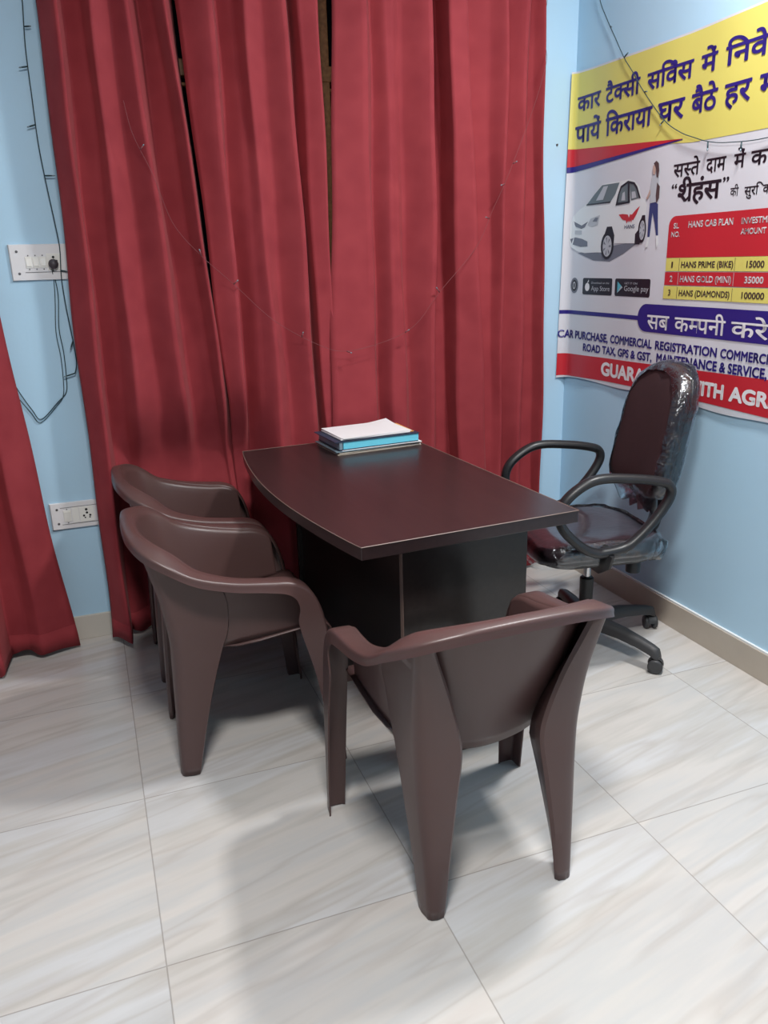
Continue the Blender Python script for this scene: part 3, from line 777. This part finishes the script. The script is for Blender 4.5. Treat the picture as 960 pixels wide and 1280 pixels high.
wire_thing('string_light', [(-2.09, -0.03, 2.62)] + [(x, -0.017, z) for x, z in P1], 0.0018, 'dark string light wire hanging beside the curtain past the upper switch board', 'string light', M['wire'],
           [((-2.118, -0.017, 2.088), (-0.02, -0.002, -0.004)), ((-2.12, -0.017, 1.89), (-0.02, 0, -0.006)), ((-2.113, -0.017, 1.732), (0.024, 0, 0)), ((-2.107, -0.017, 2.2), (0.016, 0, 0.002)), ((-2.097, -0.017, 1.186), (-0.01, -0.002, -0.022)), ((-2.107, -0.017, 1.064), (-0.03, 0, -0.008)), ((-2.109, -0.017, 1.42), (0.018, 0, -0.004))])
P2 = [(-2.131,1.447),(-2.130,1.409),(-2.127,1.34),(-2.140,1.228),(-2.136,1.142),(-2.139,1.055),(-2.147,0.996),(-2.182,0.96),(-2.246,0.903),(-2.273,0.941),(-2.31,1.018),(-2.324,1.068),(-2.34,1.126),(-2.38,1.16)]
pc = wire_thing('power_cord', [(x, -0.020 if z > 1.42 else -0.006, z) for x, z in P2], 0.0016, 'thin twin cord plugged into the upper switch board, looping down to the left curtain', 'cord', M['wire'])
base = pc.location.copy()
bm = bmesh.new(); tube(bm, catmull([tuple(Vector((x - (0.012 if 0.97 < z < 1.4 else 0.004), -0.018 if z > 1.42 else -0.006, z - 0.012)) - base) for x, z in P2], 5), 0.0014, 6); obj('wire', bm, M['wire'], pc, angle=None)
bm = bmesh.new(); lathe(bm, [(0.006, 0.0), (0.016, 0.004), (0.017, 0.018), (0.011, 0.030), (0.004, 0.034)], 14); map_verts(bm, lambda u, v, d: (u + -2.127 - base.x, -0.014 - d * 0.8 - base.y, v + 1.450 - base.z)); obj('plug', bm, M['plug'], pc)
SW = [(-1.84,1.95),(-1.822,1.849),(-1.771,1.726),(-1.721,1.571),(-1.635,1.463),(-1.529,1.363),(-1.39,1.228),(-1.225,1.13),(-1.113,1.099),(-.945,1.129),(-.824,1.184),(-.719,1.304),(-.561,1.467),(-.491,1.602),(-.422,1.735),(-.321,1.967),(-.27,2.12)]
wire_thing('string_light', [(x, -0.205, z) for x, z in SW] + [(-0.206, -0.10, 2.201), (-0.187, -0.04, 2.273), (-0.155, -0.012, 2.402), (-0.12, -0.012, 2.6)], 0.0008, 'thin reddish string light sagging across the front of the red curtains', 'string light', M['wirered'],
           [((x, -0.205, z), (dx, -0.004, dz)) for x, z, dx, dz in ((-1.80,1.80,.01,.012),(-1.635,1.463,-.004,.016),(-1.529,1.363,.012,.010),(-1.3,1.16,.004,.014),(-1.113,1.099,.014,-.006),(-.86,1.165,.012,.008),(-.719,1.304,-.012,.014),(-.5,1.585,-.014,.004),(-.44,1.70,-.014,-.004),(-.40,1.79,.012,.006))])
BS = [(-.13,2.6),(-.15,2.45),(-.165,2.37),(-.22,2.289),(-.272,2.222),(-.351,2.132),(-.404,2.078),(-.484,1.992),(-.608,1.88),(-.698,1.828),(-.774,1.80),(-.842,1.779),(-.935,1.764),(-1.103,1.756),(-1.3,1.78),(-1.5,1.86)]
wire_thing('string_light', [(-0.02 if z < 2.2 else -0.012, y, z) for y, z in BS], 0.0016, 'dark string light wire sagging across the printed banner on the right wall', 'string light', M['wire'],
           [((-0.02, y, z), (-0.003, dy, dz)) for y, z, dy, dz in ((-.235,2.262,-.012,-.004),(-.351,2.132,-.022,.008),(-.484,1.992,-.018,-.002),(-.60,1.885,.012,-.012),(-.842,1.779,-.004,-.022),(-1.0,1.76,-.002,-.022))])
bm = bmesh.new(); lathe(bm, [(0.004, 0), (0.004, 0.006), (0.002, 0.008)], 10); map_verts(bm, lambda u, v, d: (u, -d, v)); nail = obj('nail', bm, M['screw']); nail.location = (-0.082, 0, 1.875)
tag(nail, 'small dark nail in the back wall left of the banner', 'nail')

# ================================================================== BANNER (printed vinyl sheet; s runs along the right wall away from the corner)
ban = thing('banner', (-0.008, -0.6, 0.89), 0, 'large printed vinyl taxi investment banner with Hindi headings on the right wall', 'banner')
BO = Vector(ban.location)
RB = 0.036; SFL = 0.044
def warp(s, z, off):
    rip = 0.0022 * math.sin(s * 9 + z * 2) + 0.0012 * math.sin(s * 21 - z * 2)
    d = 0.0065 + off
    if s >= SFL:
        k = min(1, (s - SFL) / 0.1)
        p = Vector((-d - rip * k - 0.002, -s, z))
    else:
        th = (SFL - s) / RB                     # angle round the corner
        cx, cy = -0.0085 - RB, -SFL
        r = RB - off
        if th <= PI / 2: p = Vector((cx + r * math.cos(th), cy + r * math.sin(th), z))
        else: p = Vector((cx - (th - PI / 2) * RB, cy + r, z))
    return p - BO
LS = 0.0008
def left_edge(z): return 0.004 - 0.022 * (2.15 - z) / 1.25
def flat(name, m, shapes, layer, parent=ban, n=1):
    """shapes: list of polygons in (s, z)"""
    bm = bmesh.new()
    for poly in shapes:
        bm.faces.new([bm.verts.new((s, z, 0)) for s, z in poly])
    smin = min(v.co.x for v in bm.verts); smax = max(v.co.x for v in bm.verts); zmin = min(v.co.y for v in bm.verts); zmax = max(v.co.y for v in bm.verts)
    for ax, lo, hi in ((0, smin, smax), (1, zmin, zmax)):
        k = math.ceil(lo / 0.03) * 0.03
        while k < hi:
            co = (k, 0, 0) if ax == 0 else (0, k, 0); no = (1, 0, 0) if ax == 0 else (0, 1, 0)
            bmesh.ops.bisect_plane(bm, geom=bm.verts[:] + bm.edges[:] + bm.faces[:], plane_co=co, plane_no=no)
            k += 0.03
    bmesh.ops.triangulate(bm, faces=bm.faces)
    for v in bm.verts: v.co = warp(v.co.x, v.co.y, layer * LS)
    return obj(name, bm, m, parent, smooth=False)
def band(name, m, s1, zlo, zhi, layer, s0=None, parent=ban):
    bm = bmesh.new(); rows = []
    N_ = 90; NR = 16
    for q in range(NR + 1):
        row = []
        for i in range(N_ + 1):
            t = i / N_; t = t * 0.35 if t < 0.35 else 0.1225 + (t - 0.35) / 0.65 * 0.8775
            zz = zlo if not callable(zlo) else 0
            a = left_edge((zhi(0) if callable(zhi) else zhi)) if s0 is None else s0
            s = a + (s1 - a) * t
            lo = zlo(s) if callable(zlo) else zlo; hi = zhi(s) if callable(zhi) else zhi
            z = lo + (hi - lo) * q / NR
            if s0 is None: s = left_edge(z) + (s1 - left_edge(z)) * t
            row.append(warp(s, z, layer * LS))
        rows.append(row)
    grid(bm, rows)
    return obj(name, bm, m, parent, angle=None)
S1 = 1.95
def bot(s): return 0.893 + 0.010 * math.sin(s * 3.2) + 0.006 * math.sin(s * 11)
sheet = band('vinyl_sheet', M['b_white'], S1, bot, lambda s: 2.150 - 0.012 * math.sin(min(s, 1.2) * 2.6), 0)
band('yellow_band', M['b_yellow'], S1, lambda s: 1.857 - 0.068 * min(1, max(0, s) / 0.75) - 0.012 * max(0, s - 0.75), lambda s: 2.143 - 0.012 * math.sin(min(s, 1.2) * 2.6), 1)
band('red_wedge', M['b_red'], 0.70, lambda s: 1.785 + (1.806 - 1.785) * s / 0.70, lambda s: 1.857 - 0.050 * max(0, s) / 0.70, 2)
band('blue_wedge', M['b_blue'], 0.70, lambda s: 1.763 + (1.803 - 1.763) * s / 0.70, lambda s: 1.786 + (1.806 - 1.785) * s / 0.70, 2)
band('blue_rule', M['b_blue'], 0.54, lambda s: 1.179, lambda s: 1.1955, 1)
band('red_footer', M['b_red'], S1, lambda s: 0.905 + 0.008 * math.sin(s * 3.2) + 0.006 * min(1, max(0, s)) , lambda s: 1.004 + 0.020 * min(1.2, max(0, s)), 1)
def rrect(s0, s1, z0, z1, r, corners='all', n=8):
    pts = []
    def arc(cx, cz, a0, on):
        if not on: return None
        for k in range(n + 1):
            a = a0 + PI / 2 * k / n; pts.append((cx + r * math.cos(a), cz + r * math.sin(a)))
    if corners in ('all', 'right'): arc(s1 - r, z1 - r, 0, True)
    else: pts.append((s1, z1))
    if corners in ('all', 'left', 'tl'): arc(s0 + r, z1 - r, PI / 2, True)
    else: pts.append((s0, z1))
    if corners in ('all', 'left'): arc(s0 + r, z0 + r, PI, True)
    else: pts.append((s0, z0))
    if corners in ('all', 'right'): arc(s1 - r, z0 + r, 1.5 * PI, True)
    else: pts.append((s1, z0))
    return pts
def circ(cs, cz, rs, rz, n=20, a0=0, a1=2 * PI): return [(cs + rs * math.cos(a0 + (a1 - a0) * k / n), cz + rz * math.sin(a0 + (a1 - a0) * k / n)) for k in range(n)]
pill = flat('blue_pill', M['b_blue'], [rrect(0.522, 1.85, 1.138, 1.242, 0.05, 'all')], 2)

# ---- lettering
TXT_CACHE = {}
def text_mesh(s, bold):
    key = (s, bold)
    if key in TXT_CACHE: return TXT_CACHE[key]
    cu = bpy.data.curves.new('lettering', 'FONT'); cu.body = s; cu.size = 1.0; cu.resolution_u = 4
    o = bpy.data.objects.new('lettering', cu); COL.objects.link(o)
    dg = bpy.context.evaluated_depsgraph_get(); dg.update()
    me = bpy.data.meshes.new_from_object(o.evaluated_get(dg))
    V0 = [(v.co.x, v.co.y) for v in me.vertices]; F0 = [tuple(p.vertices) for p in me.polygons]
    bpy.data.objects.remove(o); bpy.data.curves.remove(cu); bpy.data.meshes.remove(me)
    V, F = list(V0), list(F0)
    if bold > 0:                   # heavier strokes: the outline repeated around a small ring
        for k in range(8):
            dx, dy = bold * math.cos(k * PI / 4), bold * math.sin(k * PI / 4); n = len(V)
            V += [(a_ + dx, b_ + dy) for a_, b_ in V0]; F += [tuple(i + n for i in f) for f in F0]
    TXT_CACHE[key] = (V, F); return V, F
def bb(V): xs = [v[0] for v in V]; ys = [v[1] for v in V]; return min(xs), max(xs), min(ys), max(ys)
CAPH = bb(text_mesh('H', 0.0)[0])[3]
HEADH = bb(text_mesh('\u0915', 0.0)[0])[3]
def clip_x(V, F, xmax):
    """keep the part left of xmax (Sutherland-Hodgman on each face)"""
    v2, f2 = [], []
    for f in F:
        poly = [V[i] for i in f]; out = []
        for a, b in zip(poly, poly[1:] + poly[:1]):
            ia, ib = a[0] <= xmax, b[0] <= xmax
            if ia: out.append(a)
            if ia != ib:
                t = (xmax - a[0]) / (b[0] - a[0]); out.append((xmax, a[1] + (b[1] - a[1]) * t))
        if len(out) >= 3:
            k = len(v2); v2 += out; f2.append(tuple(range(k, k + len(out))))
    return v2, f2
def compose(tokens, bold):
    """lay out syllables left to right; token: str, or ('half', ch, keep), ('reph',), ('shri',)"""
    V, F, x = [], [], 0.0
    def add(v, f, dx, dy=0.0, mir=None):
        k = len(V)
        for a, b in v: V.append((a + dx, b + dy))
        for q in f: F.append(tuple(i + k for i in q))
    for tkn in tokens:
        if isinstance(tkn, str):
            v, f = text_mesh(tkn, bold); x0, x1, _, _ = bb(v)
            add(v, f, x - max(0, x0)); x += x1 - max(0, x0) - 2 * bold
        elif tkn[0] == 'half':
            v, f = text_mesh(tkn[1], bold); x0, x1, _, _ = bb(v)
            v, f = clip_x(v, f, x0 + (x1 - x0) * tkn[2]); add(v, f, x - x0); x += (x1 - x0) * tkn[2] - bold
        elif tkn[0] == 'reph':           # hook above the end of the previous syllable
            pts = [(0.10 - 0.10 * math.cos(a), 0.11 * math.sin(a)) for a in [PI * 1.15 * k / 10 for k in range(11)]]
            w = 0.035 + bold; vv, ff = [], []
            for i, (a, b) in enumerate(pts):
                an = PI * 1.15 * i / 10; nx, ny = -math.cos(an), math.sin(an)
                vv += [(a + nx * w, b + ny * w), (a - nx * w, b - ny * w)]
            for i in range(10): ff.append((2 * i, 2 * i + 1, 2 * i + 3, 2 * i + 2))
            add(vv, ff, x - 0.30, HEADH + 0.05)
        elif tkn[0] == 'ra':             # diagonal stroke of a subjoined ra at the previous bar
            w = 0.032 + bold; a, b = (x - 0.06, 0.22), (x - 0.30, 0.02)
            add([(a[0], a[1] + w), (a[0], a[1] - w), (b[0], b[1] - w), (b[0], b[1] + w)], [(0, 1, 2, 3)], 0)
    return V, F
def lettering(name, m, items, layer, parent=ban):
    """items: (tokens or str, s0, s1, zbase, ztop, bold, script)"""
    bm = bmesh.new()
    for tk, s0, s1, zb, zt, bold, deva in items:
        if deva: V, F = compose(tk if isinstance(tk, list) else [tk], bold)
        else: V, F = text_mesh(tk, bold)
        x0, x1, _, _ = bb(V); ref = HEADH if deva else CAPH
        kx, kz = (s1 - s0) / (x1 - x0), (zt - zb) / ref
        vs = [bm.verts.new(warp(s0 + (a - x0) * kx, zb + b * kz, layer * LS)) for a, b in V]
        for f in F:
            if len(set(f)) >= 3:
                try: bm.faces.new([vs[i] for i in f])
                except ValueError: pass
    bmesh.ops.dissolve_degenerate(bm, edges=bm.edges, dist=1e-7)
    return obj(name, bm, m, parent, smooth=False)
B = 0.022
h1, g1 = 2.049, 1.996
lettering('heading_lettering', M['b_blue'], [
    ('कार', .036, .198, g1, h1, B, 1), (['टै', ('half', 'क', .74), 'सी'], .233, .448, g1, h1, B, 1), (['स', 'िव', ('reph',), 'स'], .489, .728, g1, h1, B, 1), ('में', .764, .844, g1, h1, B, 1), ('िनवेश', .879, 1.15, g1, h1, B, 1),
    ('पायें', .029, .209, 1.877, 1.938, B, 1), ('िकराया', .242, .531, 1.877, 1.938, B, 1), ('घर', .562, .698, 1.877, 1.938, B, 1), ('बैठे', .731, .858, 1.879, 1.938, B, 1), ('हर', .888, 1.005, 1.880, 1.939, B, 1), ('महीने', 1.037, 1.30, 1.880, 1.939, B, 1)], 3)
for wd, a_, b_ in ((['स', ('half', 'स', .70), 'ते'], .665, .799), ('दाम', .83, .921), ('में', .955, 1.007), ('करे', 1.03, 1.14)):
    lettering('slogan_lettering', M['b_black'], [(wd, a_, b_, 1.684, 1.725, B * 0.8, 1)], 1)
lettering('quoted_name_lettering', M['b_black'], [
    ('\u201c', .662, .690, 1.622, 1.660, B, 0), ([('half', 'श', .66), 'ी', ('ra',), 'हं', 'स'], .696, .908, 1.600, 1.655, B * 1.1, 1), ('\u201d', .914, .942, 1.622, 1.660, B, 0)], 1)
lettering('small_slogan_lettering', M['b_black'], [
    ('की', .952, .989, 1.599, 1.624, B * .4, 1), (['सुर', 'ि', ('half', 'क', .74), 'षत'], 1.015, 1.175, 1.597, 1.622, B * .6, 1)], 1)
lettering('pill_lettering', M['b_text'], [
    ('सब', .581, .707, 1.151, 1.201, B * .6, 1), (['क', ('half', 'म', .70), 'पनी'], .738, .99, 1.152, 1.200, B * .6, 1), ('करेगी', 1.017, 1.30, 1.153, 1.200, B * .6, 1)], 3)
lettering('service_lettering', M['b_blue'], [
    ('CAR PURCHASE,', -.018, .328, 1.076, 1.108, B * 1.6, 0), ('COMMERCIAL', .345, .618, 1.077, 1.108, B * 1.6, 0), ('REGISTRATION', .637, .961, 1.077, 1.107, B * 1.6, 0), ('COMMERCIAL', .978, 1.245, 1.077, 1.107, B * 1.6, 0),
    ('ROAD TAX, GPS & GST,', .155, .622, 1.028, 1.058, B * 1.6, 0), ('MAINTENANCE & SERVICE,', .650, 1.195, 1.029, 1.061, B * 1.6, 0)], 2)
lettering('footer_lettering', M['b_text'], [('GUARANTEE', .291, .79, .939, .990, B * 2.0, 0), ('WITH', .822, 1.012, .937, .984, B * 2.0, 0), ('AGREEMENT', 1.038, 1.52, .938, .984, B * 2.0, 0)], 2)

# ---- price table
tb = flat('price_table', M['b_red'], [rrect(0.664, 1.80, 1.41, 1.553, 0.035, 'tl')], 2)
bt = B * 1.2
lettering('header_lettering', M['b_text'], [('SL', .690, .719, 1.511, 1.528, bt, 0), ('NO.', .681, .727, 1.482, 1.499, bt, 0)], 3, tb)
lettering('header_lettering', M['b_text'], [('HANS CAB PLAN', .768, .980, 1.511, 1.531, bt, 0)], 3, tb)
lettering('header_lettering', M['b_text'], [('INVESTMENT', 1.018, 1.185, 1.511, 1.529, bt, 0), ('AMOUNT', 1.019, 1.13, 1.479, 1.496, bt, 0)], 3, tb)
ROWS = [(M['b_yellow'], M['b_hair'], .664, 1.363, 1.409, ('1', .695, .703), ('HANS PRIME (BIKE)', .748, .999), ('15000', 1.060, 1.137)),
        (M['b_red'], M['b_text'], .663, 1.314, 1.360, ('2', .692, .707), ('HANS GOLD (MINI)', .748, .996), ('35000', 1.057, 1.140)),
        (M['b_yellow'], M['b_hair'], .661, 1.265, 1.311, ('3', .689, .702), ('HANS (DIAMONDS)', .748, .995), ('100000', 1.051, 1.150))]
for bg, fg, s0, z0, z1, *cells in ROWS:
    rw = flat('table_row', bg, [rrect(s0, 1.80, z0, z1, .01, 'none')], 2)
    for cell, (tx, a_, b_) in zip(('serial_number', 'plan_name', 'amount'), cells):
        lettering(cell, fg, [(tx, a_, b_, z0 + .0125, z1 - .0135, bt, 0)], 3, rw)
    for s in (0.736, 1.005):
        flat('column_rule', M['b_lgrey'] if fg is M['b_text'] else M['b_hair'], [rrect(s, s + 0.002, z0 + .002, z1 - .002, .001, 'none')], 3, rw)

# ---- store badges and round stamp
flat('round_stamp', M['b_grey'], [circ(.066, 1.302, .029, .033)], 1); flat('round_stamp_centre', M['b_black'], [circ(.066, 1.302, .020, .024)], 2)
lettering('stamp_lettering', M['b_white'], [('0', .056, .076, 1.287, 1.317, 0, 0)], 3)
for nm, s0, s1 in (('store_badge', .129, .337), ('store_badge', .357, .584)):
    bg = flat(nm, M['b_black'], [rrect(s0, s1, 1.266, 1.334, .008)], 1)
    if s0 < .2:
        flat('badge_symbol', M['b_text'], [circ(s0 + .035, 1.297, .017, .017), [(s0 + .034, 1.316), (s0 + .044, 1.328), (s0 + .046, 1.320), (s0 + .038, 1.314)]], 2, bg)
        lettering('badge_lettering', M['b_lgrey'], [('Download on the', s0 + .065, s1 - .02, 1.311, 1.319, 0, 0), ('App Store', s0 + .065, s1 - .015, 1.283, 1.302, 0, 0)], 2, bg)
    else:
        flat('badge_symbol', M['b_cyan'], [[(s0 + .018, 1.277), (s0 + .018, 1.323), (s0 + .055, 1.300)]], 2, bg)
        flat('badge_symbol', M['b_lgrey'], [[(s0 + .018, 1.277), (s0 + .040, 1.2915), (s0 + .055, 1.300), (s0 + .046, 1.3055)]], 3, bg)
        lettering('badge_lettering', M['b_lgrey'], [('GET IT ON', s0 + .066, s0 + .15, 1.313, 1.320, 0, 0), ('Google pay', s0 + .066, s1 - .008, 1.287, 1.307, 0, 0)], 2, bg)

# ---- printed picture of a white hatchback and a woman
flat('ground_shadow', M['b_grey'], [[(.08, 1.436), (.20, 1.405), (.31, 1.400), (.40, 1.428), (.481, 1.463), (.473, 1.472), (.339, 1.462)]], 1)
car = flat('car_picture', M['b_car'], [[(.022, 1.49), (.024, 1.555), (.036, 1.587), (.08, 1.612), (.129, 1.630), (.185, 1.668), (.238, 1.699), (.30, 1.702), (.354, 1.700), (.413, 1.703), (.45, 1.694), (.48, 1.673), (.499, 1.632), (.525, 1.618), (.535, 1.600), (.530, 1.558), (.523, 1.466), (.474, 1.466), (.338, 1.470), (.29, 1.435), (.22, 1.437), (.13, 1.436), (.074, 1.444), (.03, 1.462)]], 2)
flat('car_window', M['b_glass'], [[(.131, 1.628), (.185, 1.665), (.239, 1.696), (.354, 1.696), (.330, 1.655), (.300, 1.628)], [(.340, 1.620), (.352, 1.652), (.366, 1.680), (.408, 1.692), (.424, 1.622)], [(.435, 1.624), (.419, 1.690), (.45, 1.684), (.470, 1.668), (.493, 1.630)]], 3, car)
flat('car_window_trim', M['b_black'], [[(.336, 1.612), (.348, 1.652), (.364, 1.682), (.410, 1.697), (.452, 1.688), (.472, 1.670), (.497, 1.628), (.488, 1.628), (.466, 1.664), (.448, 1.681), (.410, 1.689), (.370, 1.676), (.356, 1.650), (.350, 1.622), (.43, 1.622), (.43, 1.616)], [(.416, 1.62), (.408, 1.69), (.420, 1.69), (.430, 1.62)], [(.129, 1.626), (.300, 1.625), (.302, 1.630), (.134, 1.631)]], 4, car)
flat('car_window_highlight', M['b_lgrey'], [[(.20, 1.640), (.25, 1.690), (.28, 1.690), (.25, 1.640)], [(.372, 1.628), (.378, 1.655), (.392, 1.66), (.398, 1.627)], [(.44, 1.630), (.437, 1.655), (.46, 1.655), (.470, 1.632)]], 4, car)
flat('car_tyre', M['b_black'], [circ(.292, 1.462, .043, .053), circ(.516, 1.512, .024, .046), [(.475, 1.50), (.475, 1.462), (.505, 1.462), (.520, 1.480), (.5, 1.52)], [(.262, 1.49), (.285, 1.535), (.318, 1.535), (.337, 1.50), (.335, 1.47)], [(.496, 1.53), (.512, 1.566), (.530, 1.566), (.536, 1.53)]], 3, car)
for cs, cz, a, b in ((.293, 1.460, .030, .041), (.518, 1.512, .016, .035)):
    flat('car_wheel', M['b_lgrey'], [circ(cs, cz, a, b)], 4, car)
    sp = []
    for k in range(7):
        t = 2 * PI * k / 7; sp.append([(cs + a * .3 * math.cos(t), cz + b * .3 * math.sin(t)), (cs + a * .85 * math.cos(t - .16), cz + b * .85 * math.sin(t - .16)), (cs + a * .85 * math.cos(t + .16), cz + b * .85 * math.sin(t + .16))])
    flat('wheel_gaps', M['b_grey'], sp, 5, car)
flat('car_headlight', M['b_lgrey'], [[(.144, 1.548), (.165, 1.572), (.233, 1.583), (.220, 1.545), (.18, 1.540)]], 3, car)
flat('car_grille', M['b_grey'], [[(.036, 1.570), (.060, 1.562), (.102, 1.548), (.140, 1.560), (.147, 1.562), (.125, 1.540), (.102, 1.535), (.06, 1.545)], [(.025, 1.496), (.06, 1.502), (.11, 1.494), (.150, 1.482), (.152, 1.462), (.10, 1.462), (.035, 1.474)], [(.18, 1.560), (.20, 1.574), (.222, 1.574), (.212, 1.556)]], 3, car)
flat('car_number_plate', M['b_lgrey'], [[(.055, 1.515), (.105, 1.512), (.105, 1.528), (.055, 1.531)]], 3, car)
flat('wing_emblem', M['b_red'], [[(.359, 1.577), (.385, 1.578), (.419, 1.574), (.428, 1.562), (.434, 1.574), (.446, 1.572), (.470, 1.588), (.495, 1.601), (.476, 1.572), (.458, 1.552), (.448, 1.553), (.446, 1.542), (.438, 1.552), (.430, 1.545), (.424, 1.552), (.414, 1.540), (.410, 1.552), (.385, 1.557)]], 3, car)
lettering('emblem_lettering', M['b_blue'], [('HANS', .402, .468, 1.522, 1.536, 0.01, 0)], 3, car)
wo = flat('woman_picture', M['b_jean'], [[(.552, 1.606), (.582, 1.608), (.597, 1.60), (.602, 1.545), (.609, 1.490), (.598, 1.490), (.585, 1.535), (.570, 1.572), (.562, 1.486), (.550, 1.486), (.549, 1.545)]], 2)
flat('woman_top', M['b_lgrey'], [[(.556, 1.700), (.580, 1.706), (.592, 1.69), (.598, 1.65), (.590, 1.608), (.553, 1.606), (.549, 1.66)]], 3, wo)
flat('woman_hair', M['b_hair'], [[(.560, 1.742), (.574, 1.750), (.588, 1.740), (.593, 1.715), (.590, 1.69), (.580, 1.695), (.576, 1.72), (.566, 1.735)], [(.586, 1.675), (.602, 1.66), (.602, 1.620), (.588, 1.604), (.583, 1.63)]], 4, wo)
flat('woman_skin', M['b_skin'], [[(.558, 1.735), (.567, 1.737), (.574, 1.722), (.572, 1.703), (.562, 1.704), (.557, 1.718)], [(.553, 1.64), (.540, 1.622), (.530, 1.622), (.532, 1.628), (.55, 1.655)]], 4, wo)
flat('woman_shoe', M['b_car'], [[(.550, 1.486), (.562, 1.486), (.556, 1.452), (.542, 1.447), (.545, 1.462)], [(.598, 1.490), (.610, 1.490), (.615, 1.462), (.607, 1.446), (.602, 1.46)]], 3, wo)
